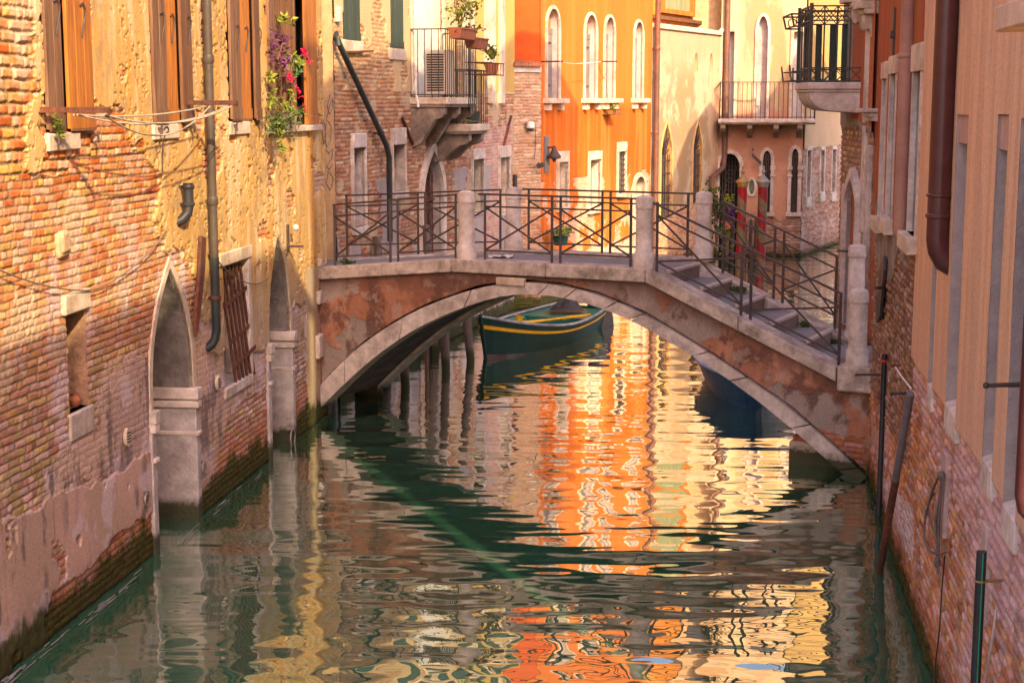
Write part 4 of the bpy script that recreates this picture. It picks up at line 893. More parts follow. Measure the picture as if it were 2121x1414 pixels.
def parch(u0, u1, vs, va, vb, gr, kind=round_, fr=.10, dep=.4, bm=DARK):
    s0, s1 = PK.px(u0, vs)[0], PK.px(u1, vs)[0]; um = (u0 + u1) / 2; o = kind(s0, s1, PK.px(um, vb)[1], PK.px(um, vs)[1], PK.px(um, va)[1]); hP.append(o)
    d = reveal(PK, 'window', PH, o, dep, STONE); back(PK, 'pane', d, o, dep - .02, bm); trim(PK, 'frame', d, o, fr, .06, STONE)
    if gr: grille(PK, 'grille', d, (s0, s1, o[0][1], PK.px(um, vs)[1] + (PK.px(um, va)[1] - PK.px(um, vs)[1]) * .75), -.05, IRON, gr, 5, .026)
    return d, o
parch(1491, 1532, 345, 318, 560, 0, fr=.12, dep=.6)
s0, z0 = PK.px(1491, 430); b = MB()
for k in range(7): s = s0 + .06 + k * .095; b.bar(PK.P(s, .8, -.45), PK.P(s, 3.3 - .02 * (k - 3) ** 2, -.45), .025)
for k in range(5): b.tube([PK.P(s0 + .3 + .2 * math.cos(a + k), 2.2 + k * .25 + .2 * math.sin(a + k), -.44) for a in (0, .8, 1.6, 2.4, 3.2, 4, 4.8)], .014, 5)
b.build('gate_grille', IRON, PH)
for a in ((1580, 1597, 332, 312, 440), (1640, 1654, 326, 308, 440)):
    d, o = parch(*a, 5)
    b = MB()
    for s in (o[0][0] - .13, o[1][0] - .02): b.wbox(PK, s, s + .16, PK.px(1600, 352)[1], PK.px(1600, 344)[1], -.05, .10); b.wbox(PK, s, s + .16, PK.px(1600, 366)[1], PK.px(1600, 362)[1], -.05, .10)
    b.build('capital', STONE, d, bevel=.01); wbox(PK, 'sill', d, (o[0][0] - .14, o[1][0] + .14, o[0][1] - .12, o[0][1]), -.05, .12, STONE)
s, z = PK.px(1557, 387); o = oval(s, z, .085, .23); hP.append(o); d = reveal(PK, 'oval_window', PH, o, .2, STONE); back(PK, 'pane', d, o, .18, GLASS); trim(PK, 'frame', d, o, .07, .06, STONE_L, open_bottom=False)
parch(1570, 1591, 68, 34, 246, 0, fr=.08, dep=.25, bm=RV)
s0, s1 = PK.px(1496, 150)[0], PK.px(1520, 150)[0]; o = R_(s0, s1, PK.px(1510, 246)[1], PK.px(1510, 66)[1]); hP.append(o)
d = reveal(PK, 'window', PH, o, .3, STONE_L); back(PK, 'pane', d, o, .28, WHITE); trim(PK, 'frame', d, o, .1, .05, STONE_L); wbox(PK, 'shutter', d, (s0, s0 + .14, o[0][1], o[2][1] - .1), -.2, -.02, WOOD_O)
s0, s1 = PK.px(1643, 150)[0], PK.px(1662, 150)[0]; o = R_(s0, s1, PK.px(1650, 246)[1], PK.px(1650, 66)[1]); hP.append(o); d = reveal(PK, 'window', PH, o, .3, STONE_L); back(PK, 'pane', d, o, .28, WHITE); trim(PK, 'frame', d, o, .1, .05, STONE_L)
for k in range(2):
    s = .3 + k * 1.2; o = R_(s, s + .75, 8.9, 10.6); hP.append(o); d = reveal(PK, 'window', PH, o, .2, STONE_L); back(PK, 'pane', d, o, .18, GREEN_W); trim(PK, 'frame', d, o, .1, .05, STONE_L, open_bottom=False)
field(PK, 'wall', PH, 0, PK.L, -.35, 8, .026, .026, paint_PK, hP); field(PK, 'upper_wall', PH, 0, PK.L, 8, 17.5, .07, .07, paint_PK, hP)
zP2 = PK.px(1600, 246)[1]; 
balcony(PK, PH, -.02, PK.L + .35, .85, zP2, 1.10, .12, (.05, .85, 1.65, 2.35), .42, IRON, STONE, step=.13, t=.018, arcs=True)
b = MB(); b.prism([PK.P(0, 0, 0) * 0 + PK.P(-.9, -.4, -.7), PK.P(PK.L - .5, -.4, -.7), PB.P(PB.L, -.4, -.5), PB.P(PB.L, -.4, -8), PK.P(-3, -.4, -9)], (0, 0, 17.9)); b.build('core', PL_OUT, PH)
def paint_PB(U, Z):
    H, C, _ = bricks(U, Z, 31, [(.42, .20, .14), (.36, .15, .10), (.48, .28, .21), (.34, .20, .15)], (.36, .27, .22), relief=.03)
    C = mix(C, [.50, .40, .36], ss(.55, .68, fbm(U * 2, Z * 2, 5, 191)) * .5); zz = PB.px(1705, 305)[1]
    up = Z > zz + .06 * (fbm(U * 4, Z * 0, 3, 1) - .5); cu = mix([.60, .43, .28], [.50, .34, .21], fbm(U * 2, Z * 1.2, 5, 193)); cu = mix(cu, [.52, .33, .12], ss(zz + .9, zz + 1.5, Z))
    C = np.where(up[..., None], cu, C); H = np.where(up, .05, H); return waterline(U, Z, H, C, 8, .1)
PSH = thing('brick_side_house', 'brick-footed yellow house with narrow barred slits seen past the pink house', 'house', PB.P(3, 0, -2)); hS = []
for a in ((1668, 312, 1676, 408), (1696, 312, 1704, 398), (1720, 310, 1728, 398)): bwin(PB, PSH, hS, a, .2, STONE, DARK if a[0] != 1696 else mat('bricked_up', (.40, .2, .14), None, .9, 8), .12, .3, .08)
field(PB, 'wall', PSH, 0, PB.L, -.35, 8, .035, .03, paint_PB, hS); field(PB, 'upper_wall', PSH, 0, PB.L, 8, 17.9, .1, .1, paint_PB)
# ------------------------------------------------------------------ right bank house beyond the alley
def paint_RB(U, Z):
    H, C, _ = bricks(U, Z, 35, [(.40, .22, .12), (.46, .28, .15), (.34, .16, .10), (.50, .34, .20), (.38, .20, .16)], (.24, .18, .14), bl=.2, ch=.08, gap=.010, relief=.016)
    zr = RB.px(1790, 255)[1] + .25 * (fbm(U * 3, Z * 0, 3, 201) - .5); rp = (Z > zr) & (U < RB.px(1772, 120)[0]); gp = (Z > zr - .1) & ~rp
    C = np.where(rp[..., None], mix([.48, .15, .07], [.40, .115, .055], fbm(U * 4, Z, 4, 3)), C); C = np.where(gp[..., None], mix([.36, .29, .24], [.26, .21, .17], fbm(U * 4, Z * 3, 5, 4)), C); H = np.where(rp | gp, .045, H)
    C = mix(C, [.46, .38, .34], ss(1.9, 1.0, Z) * ss(.4, .55, fbm(U * 3, Z * 2, 4, 6)) * .7); return waterline(U, Z, H, C, 10, .3)
GH = thing('corner_house', 'rough brick and red plaster corner house with a pointed doorway and green iron balcony', 'house', RB.P(1, 0, -1)); hG = []
s0, s1 = sorted((RB.px(1785, 400)[0], RB.px(1762, 400)[0])); o = ogive(s0, s1, 1.45, RB.px(1773, 420)[1], RB.px(1773, 368)[1], 1.5); hG.append(o)
d = reveal(RB, 'doorway', GH, o, .35, STONE_G, .05); back(RB, 'door', d, o, .33, LILAC); trim(RB, 'frame', d, o, .13, .10, STONE)
field(RB, 'wall', GH, -.02, RB.L, -.35, 7.4, .012, .018, paint_RB, hG); field(RB, 'upper_wall', GH, -.02, RB.L, 7.4, 14.2, .08, .08, paint_RB)
b = MB(); b.box((4.95, 21.3, -.4), (2.45, -.38, 0), (.09, 2.45, 0), (0, 0, 14.6)); b.v = [(x + .01, y + .002, z) for x, y, z in b.v]; b.build('side_wall', RED_S, GH)
sb0, zb0 = RB.px(1757, 172, .0)
sbm = RB.L - .35; z0 = RB.px(1700, 172, .5)[1]
b = MB(); b.wbox(RB, sbm - 1.25, sbm, z0 - .10, z0, -.02, .80); b.wbox(RB, sbm - 1.22, sbm - .03, z0 - .14, z0 - .10, -.02, .78)
pr = [(-.02, -.14), (.76, -.14), (.74, -.24), (.66, -.34), (.52, -.40), (-.02, -.44)]
b.prism([RB.P(sbm - 1.2, z0 + z, dd) for dd, z in pr], RB.U3 * 1.12); o = b.build('balcony', STONE, GH, bevel=.015)
b = MB(); d_ = .76
ca, cb_, cc, ce = RB.P(sbm - 1.2, 0, .02), RB.P(sbm - 1.2, 0, d_), RB.P(sbm - .05, 0, d_), RB.P(sbm - .05, 0, .02)
for p, q in ((ca, cb_), (cb_, cc), (cc, ce)):
    for z in (.02, .20, .86, .98, 1.06): b.bar(p + ZV * (z0 + z), q + ZV * (z0 + z), .02)
    for k in range(4):
        x0, x1 = p.lerp(q, k / 4), p.lerp(q, (k + 1) / 4)
        for za, zb_ in ((.02, .20), (.86, 1.06)):
            b.bar(x0 + ZV * (z0 + za), x1 + ZV * (z0 + zb_), .012); b.bar(x0 + ZV * (z0 + zb_), x1 + ZV * (z0 + za), .012)
        b.bar(x0 + ZV * z0, x0 + ZV * (z0 + 1.06), .02)
for p in (cb_, cc): b.bar(p + ZV * z0, p + ZV * (z0 + 1.1), .045)
b.build('railing', GREEN_I, o)
b = MB()
for k, t in enumerate((.10, .34, .62, .86)):
    x = cc.lerp(ce, t) + RB.U3 * .04; b.box(x + ZV * (z0 + .0), RB.N3 * -.09, RB.U3 * -.03, ZV * (.86 if k else .98))
b.build('slat', GREEN_W, o)
y = cb_ + ZV * (z0 + .95) + RB.N3 * .02
for lvl in (0, 1):
  b = MB()
  for k in (0, 3):
    e = RB.U3 * (k * .28)
    if lvl == 0:
        b.bar(y + e, y + e + RB.N3 * .26, .024); b.bar(y + e - ZV * .17, y + e + RB.N3 * .22 - ZV * .17, .024); b.bar(y + e + RB.N3 * .26, y + e + RB.N3 * .22 - ZV * .17, .024)
        b.tube([y + e + RB.N3 * (.13 + .06 * math.cos(x)) + ZV * (-.085 + .06 * math.sin(x)) for x in [i * math.pi / 6 for i in range(13)]], .009, 5)
    else:
        y2 = y - ZV * .93 + e; b.bar(y2, y2 + RB.N3 * .24, .022); b.bar(y2 + ZV * .13, y2 + RB.N3 * .24 + ZV * .13, .02); b.bar(y2 + RB.N3 * .24, y2 + RB.N3 * .27 + ZV * .22, .022); b.bar(y2 + RB.N3 * .10, y2 + RB.N3 * .10 + ZV * .20, .02)
  for q in ((RB.N3 * .26, RB.N3 * .22 - ZV * .17), (RB.N3 * .24 - ZV * .93,))[lvl]: b.bar(y + q, y + q + RB.U3 * .84, .02)
  b.build('planter_cage', GREEN_I, o)
# stone consoles of the projecting upper window
for s, e in ((.05, .26), (.68, .34)):
    b = MB()
    zz = RB.px(1775, 22, .2)[1] + (.12 if e > .3 else 0)
    for k, (h0, h1, x) in enumerate(((0, .10, e), (.10, .2, e * .82), (-.07, 0, e * .7))): b.wbox(RB, s, s + .45, zz + h0, zz + h1, -.02, x)
    console(RB, b, s + .12, zz - .07, e * .62, .34, .2)
    b.build('console', STONE_L, GH, bevel=.012)
s0 = RB.px(1795, 240, .1)[0]; z0 = RB.px(1795, 232)[1]; b = MB(); b.wbox(RB, s0 - .5, s0 + .15, z0, z0 + .05, -.02, .22); b.wbox(RB, s0 - .45, s0 + .1, z0 - .06, z0, -.02, .15); b.wbox(RB, s0 - .45, s0 + .1, z0 - .12, z0 - .06, -.02, .1); b.build('ledge', STONE, GH, bevel=.008)
s0, s1 = sorted((RB.px(1808, 120)[0], RB.px(1801, 120)[0])); b = MB(); b.wbox(RB, s0, s1, RB.px(1800, 255)[1], RB.px(1800, 60)[1], -.02, .07); b.build('pilaster', STONE_L, GH, bevel=.01)
b = MB()
for u0, u1, v0, v1, dd in ((1800, 1806, 300, 720, .07), (1788, 1795, 260, 480, .05), (1748, 1755, 380, 560, .04)):
    s0, s1 = sorted((RB.px(u0, 400)[0], RB.px(u1, 400)[0])); z0, z1 = RB.px(u0, v1)[1], RB.px(u0, v0)[1]
    b = MB(); b.wbox(RB, s0, s1, z0, z1, -.02, dd); b.build('jamb', STONE, GH, bevel=.015)
# unseen house added behind the corner house: shades the pink and brick-footed houses
b = MB(); BH = thing('added_shade_house', 'unseen ochre house added behind the corner house to shade the pink house', 'house', (14, 37, 0))
b.box((8.75, 34, -.4), (3.4, 0, 0), (0, 7, 0), (0, 0, 9.3)); b.build('wall', PL_OUT, BH); b = MB(); b.box((12.15, 34, -.4), (7, 0, 0), (0, 7, 0), (0, 0, 12.2)); b.build('taller_shade_wing', PL_OUT, BH)
b = MB(); b.prism([(8.6, 33.8, 8.9), (8.6, 41.2, 8.9), (8.6, 37.5, 9.4)], (3.5, 0, 0)); b.build('roof', TILE, BH)
# ------------------------------------------------------------------ pipes
def pipe(name, label, w, pts, r, m, collars=(), cm=None, group=None, cat='drainpipe', d=.09, n=14):
    """pts: (u, v, d) pixels on the wall, or (s, z, d) when s < 60"""
    P = [w.P(*(w.px(a[0], a[1], a[2]) if a[0] > 60 else a[:2]), a[2]) for a in pts]
    t = thing(name, label, cat, P[0], group); b = MB(); b.tube(P, r, n); b.build('pipe', m, t)
    for z, k in collars:
        q = next((i for i in range(len(P) - 1) if P[i].z >= z >= P[i + 1].z), 0); f = (z - P[q].z) / (P[q + 1].z - P[q].z) if abs(P[q + 1].z - P[q].z) > .01 else 0
        c = P[q].lerp(P[q + 1], f); b = MB(); b.tube([c - ZV * k / 2, c - ZV * k * .3, c + ZV * k * .3, c + ZV * k / 2], [r + .006, r + .014, r + .014, r + .006], n)
        b.wbox(w, (c.xy - w.p).dot(w.u) - .012, (c.xy - w.p).dot(w.u) + .012, z - .015, z + .015, .0, (c.xy - w.p).dot(w.n)); b.build('collar', cm or m, t)
    return t
sp = 9.85
pipe('drainpipe', 'upper grey-brown drainpipe running down between the second and third shuttered windows', LW, [(sp, 11.2, .12), (sp, 2.95, .12)], .049, PIPE_G, ((5.2, .1), (3.6, .1)))
pipe('drainpipe', 'dark teal lower drainpipe end with a bent foot beside the rusty board', LW, [(sp, 2.95, .12), (sp, 2.10, .12), (sp, 2.0, .10), (sp - .03, 1.93, .06), (sp - .05, 1.89, .0)], .053, PIPE_T, ((2.48, .05),), RUST)
s, z = LW.px(388, 385, .12); pipe('waste_pipe', 'short black waste pipe stub with an elbow sticking out of the ochre wall', LW, [(s, z + .03, .13), (s, z - .22, .13), (s - .01, z - .30, .115), (s - .05, z - .36, .07), (s - .08, z - .40, .0)], .055, PIPE_K, ((z - .01, .05), (z - .2, .04)), cat='pipe')
pts = [(695, 70, .0), (698, 80, .10), (702, 90, .14), (800, 300, .16), (806, 325, .16), (808, 500, .16)]
pipe('drainpipe', 'dark drainpipe slanting down the brick wall behind the bridge railing', B2, pts, .05, PIPE_T, ((4.2, .08),))
pipe('drainpipe', 'copper-brown drainpipe between the orange house and the cream wall', OR, [(OR.L - .02, 12, .16), (OR.L - .02, .4, .16)], .075, PIPE_R, ((6.2, .1), (3.9, .1), (1.9, .1)))
pipe('drainpipe', 'grey-brown drainpipe bending left at the edge of the cream wall', CR, [(CR.L - .02, 12, .2), (CR.L - .02, CR.px(1488, 325, .2)[1], .2), (CR.L - .14, CR.px(1480, 350, .2)[1], .2), (1474, 368, .18), (1473, 420, .18)], .085, PIPE_R, ((5.4, .1),))
s7 = RW.px(1952, 250, .13)[0]
pipe('drainpipe', 'thick glossy dark brown drainpipe with a curved end on the beige wall', RW, [(s7, 14, .13), (s7, RW.px(1945, 500, .13)[1], .13), (s7, RW.px(1945, 522, .13)[1], .115), (s7, RW.px(1945, 538, .1)[1], .07), (s7, RW.px(1945, 548, .1)[1], .0)], .088, PIPE_B, ((RW.px(1948, 405, .13)[1], .03), (RW.px(1948, 449, .13)[1], .04)), n=20)
se = 2.32
pipe('drainpipe', 'dark brown drainpipe cut by the right edge of the view', RW, [(se, 14, .065), (se, RW.px(2119, 1060, .13)[1], .065), (se, RW.px(2119, 1090, .13)[1], .05), (se, RW.px(2119, 1110, .13)[1], .0)], .05, PIPE_B, (), n=20)
s8 = RW.px(1872, 250, .1)[0]
pipe('drainpipe', 'pink painted drainpipe on the dark red house above the brown brick', RW, [(s8, 13.5, .10), (s8, RW.px(1863, 480, .1)[1], .10), (s8 - .0, RW.px(1863, 492, .1)[1], .08), (s8, RW.px(1866, 505, .1)[1], .0)], .068, PIPE_P, ((RW.px(1872, 117, .1)[1], .05),))
sv = RW.px(1826, 900, .06)[0]
t = pipe('conduit', 'thin dark vertical conduit with a red tape band at the bridge foot', RW, [(sv, RW.px(1826, 722, .06)[1], .06), (sv, RW.px(1826, 1085, .06)[1], .06)], .03, PIPE_K, (), cat='conduit')
b = MB(); c = RW.P(sv, RW.px(1826, 738, .06)[1], .06); b.tube([c, c + ZV * .02], .033, 10); b.build('tape', PETAL, t)
pipe('pipe_stub', 'short black pipe stub standing against the annexe beside the stone post', AN, [(1067, 362, .1), (1067, 400, .1)], .05, PIPE_K, cat='pipe')
# ------------------------------------------------------------------ ironwork and lines on the left wall
def rod(w, u, v, D, label, name='iron_rod', t=.05, cat='rod', group=None):
    s, z = w.px(u, v, .05); b = MB(); b.bar(w.P(s, z, -.05), w.P(s, z, D), .03, t)
    b.box(w.P(s - .03, z - .04, D - .0), w.U3 * .06, w.N3 * .012, ZV * .06)
    return tag(b.build(name, RUST, bevel=.004), label, cat, group), s, z
_, sa, za = rod(LW, 88, 228, .64, 'rusty flat iron arm holding the clotheslines below the leftmost shutters', 'clothesline_bracket', cat='bracket')
_, sb, zb = rod(LW, 381, 213, .64, 'rusty flat iron arm holding the clotheslines beside the drainpipe', 'clothesline_bracket', cat='bracket')
for k, (d0, d1, sag, lab) in enumerate(((.33, .30, .05, 'innermost pale clothesline strung between the two iron arms'), (.36, .55, .13, 'second pale clothesline sagging between the two iron arms'), (.60, .58, .12, 'outer pale clothesline strung between the iron arm ends'), (.60, .34, .24, 'lowest and slackest pale clothesline below the iron arms'))):
    b = MB(); A, B_ = LW.P(sa, za - .04, d0), LW.P(sb, zb - .04, d1); n = 14
    b.tube([A.lerp(B_, i / n) - ZV * sag * 4 * (i / n) * (1 - i / n) for i in range(n + 1)], .009, 6); tag(b.build('clothesline', ROPE), lab, 'line')
def ring(w, u, v, lab, R=.065):
    s, z = w.px(u, v, .05); c = w.P(s, z, .06); b = MB(); b.tube([c + (w.U3 * math.cos(a) + ZV * math.sin(a)) * R for a in [i * math.pi / 8 for i in range(17)]], .011, 6)
    b.bar(w.P(s, z + R, -.02), w.P(s, z + R, .08), .03); tag(b.build('mooring_ring', mat('galvanised', (.32, .29, .27), (.22, .17, .14), .5, 20, amt=.3, metal=.5)), lab, 'ring')
ring(LW, 303, 1033, 'small metal mooring ring on the plaster left of the first water door'); ring(LW, 421, 968, 'small metal mooring ring right of the first water door'); ring(LW, 605, 905, 'larger rusty mooring ring low on the red brick by the bridge', .12)
def vent(u, v, lab):
    s, z = LW.px(u, v, .03); t = thing('vent_cover', lab, 'vent', LW.P(s, z, .03)); b = MB(); b.prism([LW.P(a, c, .02) for a, c in oval(s, z, .075, .095)], LW.N3 * .035); b.build('plate', STONE_L, t, bevel=.006)
    b = MB()
    for k in (-.045, -.015, .015, .045): b.wbox(LW, s - .045, s + .045, z + k - .007, z + k + .007, .05, .058)
    b.build('slot', DARK, t)
vent(262, 905, 'white oval vent cover left of the first water door'); vent(450, 793, 'white oval vent cover beside the barred window')
def cable(w, pts, r, m, name, lab, cat='cable', d=.07, sub=4):
    b = MB(); P = [w.P(*w.px(u, v, d), d) for u, v in pts]; Q = []
    for i in range(len(P) - 1):
        p0, p1, p2, p3 = P[max(i - 1, 0)], P[i], P[i + 1], P[min(i + 2, len(P) - 1)]
        for j in range(sub):
            t = j / sub; Q.append(.5 * ((2 * p1) + (p2 - p0) * t + (2 * p0 - 5 * p1 + 4 * p2 - p3) * t * t + (3 * p1 - p0 - 3 * p2 + p3) * t ** 3))
    Q.append(P[-1]); b.tube(Q, r, 6); return tag(b.build(name, m), lab, cat)
CAB = mat('dusty_cable', (.20, .15, .10), None, .8, 20, amt=.2)
cable(LW, [(-20, 552), (60, 582), (130, 598), (190, 600), (240, 578), (300, 532), (335, 490), (347, 470)], .008, CAB, 'cable', 'dusty cable looping across the brick above the niche window')
cable(LW, [(432, 518), (470, 560), (505, 583), (535, 588), (556, 577)], .008, CAB, 'cable', 'dusty cable drooping over the barred window')
cable(LW, [(339, 268), (345, 262), (350, 270), (343, 278), (338, 300), (337, 358)], .006, IRON, 'wire', 'bent dark wire hanging below the second shuttered window', 'wire')
s, z = LW.px(412, 585, .09); b = MB(); b.prism([LW.P(*LW.px(u, v, .05), .05) for u, v in ((411, 488), (421, 492), (418, 560), (409, 650), (401, 698), (399, 660), (407, 575))], LW.N3 * .04)
tag(b.build('rusty_board', RUST, bevel=.005), 'long rusty iron strip standing against the wall left of the drainpipe foot', 'board')
s, z = LW.px(604, 480, .1); t = thing('wall_lamp', 'small black wall lamp with a white globe above the second water door', 'lamp', LW.P(s, z, .05))
b = MB(); b.wbox(LW, s - .03, s + .03, z - .28, z + .10, .03, .06); b.bar(LW.P(s, z - .2, .05), LW.P(s, z - .2, .26), .03); b.build('bracket', IRON, t)
b = MB(); b.sphere(LW.P(s, z + .06, .16), .042); b.build('globe', WHITE, t)
b = MB()
for (u, v, e) in ((135, 507, .11), (300, 690, .0)):
    if e: s, z = LW.px(u, v, .05); b.wbox(LW, s - .12, s + .13, z - .12, z + .11, -.05, .05); b.wbox(LW, s - .09, s + .10, z - .08, z + .13, .0, .07)
tag(b.build('corbel_stone', mat('sandy_stone', (.56, .39, .24), (.45, .29, .17), .9, 9, amt=.3, bump=.6), bevel=.05), 'rounded pale stone poking out of the brick above the niche window', 'stone')
b = MB(); gp = lambda pts: [LW.P(*LW.px(u, v, .048), .048) for u, v in pts]
for pts in ([(684, 196), (678, 220), (682, 238), (690, 222), (688, 204), (680, 230), (676, 250)], [(676, 255), (673, 285), (677, 305), (685, 290), (686, 262), (678, 250)], [(674, 310), (681, 318), (690, 308), (687, 330), (676, 345), (682, 352), (689, 340)], [(680, 355), (676, 380), (684, 395), (690, 370), (683, 358)], [(670, 250), (667, 275), (671, 300), (675, 280), (672, 255)]):
    b.tube(gp(pts), .008, 4)
tag(b.build('graffiti', mat('black_spray', (.16, .13, .13), None, .9, 20)), 'black spray-paint scrawl of loops on the pink end of the old house', 'graffiti')
# ------------------------------------------------------------------ plants on the left wall
def plant(name, lab, cat, w, u, v, d, parts, group=None, stem=None):
    s, z = w.px(u, v, d); t = thing(name, lab, cat, w.P(s, z, d), group)
    for i, (nm, du, dv, rad, n, size, m, kw) in enumerate(parts):
        s2, z2 = w.px(u + du, v + dv, d); leaves(nm, t, w.P(s2, z2, d), rad, n, size, m, seed=int(u * 7 + i * 13 + v), **kw)
    if stem:
        b = MB()
        for st in stem: b.tube([w.P(*w.px(a, c, d), d) for a, c in st], .010, 5)
        b.build('stem', STEM, t)
    return t
plant('purple_trailing_plant', 'purple-leaved trailing plant in the open flower window', 'plant', LW, 590, 85, .16, [('foliage', 0, 0, (.14, .32, .28), 85, .095, LEAF_P, dict(shape=.6)), ('foliage', -22, 22, (.10, .2, .2), 34, .09, LEAF_P, dict(shape=.6)), ('leaf', 12, -30, (.06, .1, .1), 14, .10, LEAF_Y, {})], stem=[[(570, 30), (585, 90), (575, 125)]])
plant('red_geranium', 'upper red geranium with yellow-green leaves in the flower window', 'plant', LW, 612, 118, .2, [('foliage', 0, 0, (.08, .26, .08), 60, .09, LEAF_Y, {}), ('foliage', 4, 28, (.06, .15, .12), 30, .08, LEAF_G, {}), ('flower', 20, -8, (.03, .10, .05), 16, .07, PETAL, dict(shape=1.6)), ('flower', 29, 3, (.03, .06, .04), 9, .06, PETAL, dict(shape=1.6)), ('flower', -12, 47, (.03, .06, .04), 8, .06, PETAL, dict(shape=1.6))], stem=[[(600, 165), (604, 140), (612, 118), (630, 115)]])
plant('red_geranium', 'lower red geranium bush standing on the flower window sill', 'plant', LW, 605, 215, .2, [('foliage', 0, 0, (.08, .22, .22), 90, .06, LEAF_Y, {}), ('foliage', 6, 20, (.08, .2, .12), 60, .08, LEAF_G, {}), ('flower', 10, -30, (.03, .06, .04), 8, .06, PETAL, dict(shape=1.6)), ('flower', 19, -17, (.03, .06, .04), 8, .06, PETAL, dict(shape=1.6)), ('flower', 21, 17, (.04, .07, .05), 12, .07, PETAL, dict(shape=1.6))], stem=[[(604, 250), (605, 200)]])
plant('rosemary', 'grey-green rosemary spilling over the flower window sill', 'plant', LW, 585, 255, .26, [('foliage', 0, 0, (.20, .36, .20), 330, .075, LEAF_R, dict(shape=.35)), ('foliage', -12, 22, (.10, .2, .22), 90, .06, LEAF_Y, {}), ('foliage', -8, -2, (.12, .3, .2), 60, .09, LEAF_G, dict(shape=.4))], stem=[[(580, 240), (578, 280), (570, 300)]])
plant('young_plant', 'small yellow-green sprig in the leftmost shuttered window', 'plant', LW, 122, 258, .1, [('foliage', 0, 0, (.06, .07, .13), 70, .05, LEAF_Y, {})])
plant('vine_leaf_plant', 'yellow-green leaves at the left side of the flower window', 'plant', LW, 564, 195, .16, [('foliage', 0, -40, (.05, .07, .08), 18, .10, LEAF_Y, {}), ('foliage', 2, 5, (.06, .10, .25), 45, .07, LEAF_Y, {})])
s, z = LW.px(609, 254, .16); b = MB(); b.lathe(LW.P(s, z - .10, .12), [(.06, 0), (.085, .12), (.085, .15)], 14); tag(b.build('flower_pot', mat('grey_pot', (.20, .14, .12), None, .8, 8)), 'dark plastic flower pot on the flower window sill', 'pot')
# ------------------------------------------------------------------ things on the balcony house
bal_o = B2.P(sA, zA, 0)
t = thing('air_conditioner', 'pinkish white air conditioner unit with louvred front on the nearer stone balcony', 'air conditioner', B2.P(sA + .3, zA, .4))
b = MB(); b.wbox(B2, sA + .34, sA + .68, zA + .04, zA + .86, .20, .66); b.build('casing', PLASTIC, t, bevel=.015)
b = MB()
for k in range(15): b.wbox(B2, sA + .325, sA + .342, zA + .12 + k * .046, zA + .142 + k * .046, .24, .56)
b.build('louvre', DARK, t)
b = MB(); b.tube([B2.P(sA + .2, zA + .55, .08), B2.P(sA + .15, zA + .40, .12), B2.P(sA + .1, zA + .15, .10), B2.P(sA + .0, zA - .05, .16), B2.P(sA - .05, zA - .18, .2)], .025, 8); b.tube([B2.P(sA + .2, zA + .5, .05), B2.P(sA + .12, zA + .35, .10), B2.P(sA + .06, zA + .1, .06)], .02, 8)
tag(b.build('drain_hose', WHITE), 'white hoses hanging off the end of the nearer stone balcony', 'hose')
def trough(w, s0, s1, z, d, lab, m=TERRA, name='flower_trough'):
    b = MB(); pr = [(d - .10, z), (d + .10, z), (d + .13, z + .17), (d + .145, z + .17), (d + .145, z + .20), (d - .145, z + .20), (d - .145, z + .17), (d - .13, z + .17)]
    b.prism([w.P(s0, zz, dd) for dd, zz in pr], w.U3 * (s1 - s0)); return tag(b.build(name, m, bevel=.006), lab, 'flower trough')
zr = zA + 1.05
trough(B2, sA + .10, sA + 1.05, zr, .85, 'long terracotta flower trough hung at the near end of the balcony rail'); trough(B2, sA + 1.12, sE - .15, zr - .14, .85, 'second terracotta flower trough farther along the balcony rail', mat('dark_terracotta', (.34, .12, .06), (.26, .10, .06), .8, 10, amt=.25))
def bush(name, lab, c, rad, n, size, m, cat='plant', stems=0, seed=3, m2=None):
    t = thing(name, lab, cat, c); leaves('foliage', t, c, rad, n, size, m, seed)
    if m2: leaves('foliage', t, Vector(c) + Vector((.03, 0, .05)), rad, n // 2, size, m2, seed + 9)
    if stems:
        b = MB(); r = random.Random(seed); c = Vector(c)
        for k in range(stems): b.tube([c - ZV * rad[2] * 1.1, c + Vector((r.uniform(-.4, .4) * rad[0], r.uniform(-.4, .4) * rad[1], 0)), c + Vector((r.uniform(-1, 1) * rad[0], r.uniform(-1, 1) * rad[1], rad[2] * r.uniform(.5, 1.1)))], .008, 5)
        b.build('stem', STEM, t)
    return t
bush('yellow_shrub', 'leggy yellow-leaved shrub growing from the near flower trough', B2.P(sA + .45, zr + .62, .85), (.32, .32, .42), 170, .10, LEAF_Y, stems=9)
bush('dry_plant', 'withered brown plant in the second flower trough', B2.P(sA + 1.3, zr + .18, .85), (.2, .5, .12), 150, .06, mat('dry_leaf', (.22, .14, .08), None, .9, 9), stems=5, seed=5)
rs = B2.px(1000, 140, 1.0)
t = thing('pot_rack', 'rusty iron pot rack hooked on the far end of the balcony rail', 'rack', B2.P(sE - .2, zr - .6, 1.0)); b = MB()
for z in (zr - .62, zr - .40):
    for dd in (.78, 1.14): b.bar(B2.P(sE - 1.0, z, dd), B2.P(sE + .35, z, dd), .018)
    for k in range(8): b.bar(B2.P(sE - 1.0 + k * .19, z, .78), B2.P(sE - 1.0 + k * .19, z, 1.14), .012)
for k in range(8): b.bar(B2.P(sE - 1.0 + k * .19, zr - .62, 1.14), B2.P(sE - 1.0 + k * .19, zr - .40, 1.14), .012)
b.build('frame', RUST, t)
bush('yellow_shrub', 'low bushy yellow-green plant sitting in the iron pot rack', B2.P(sE + .05, zr - .22, .96), (.16, .26, .13), 150, .07, LEAF_Y, seed=8, m2=LEAF_G)
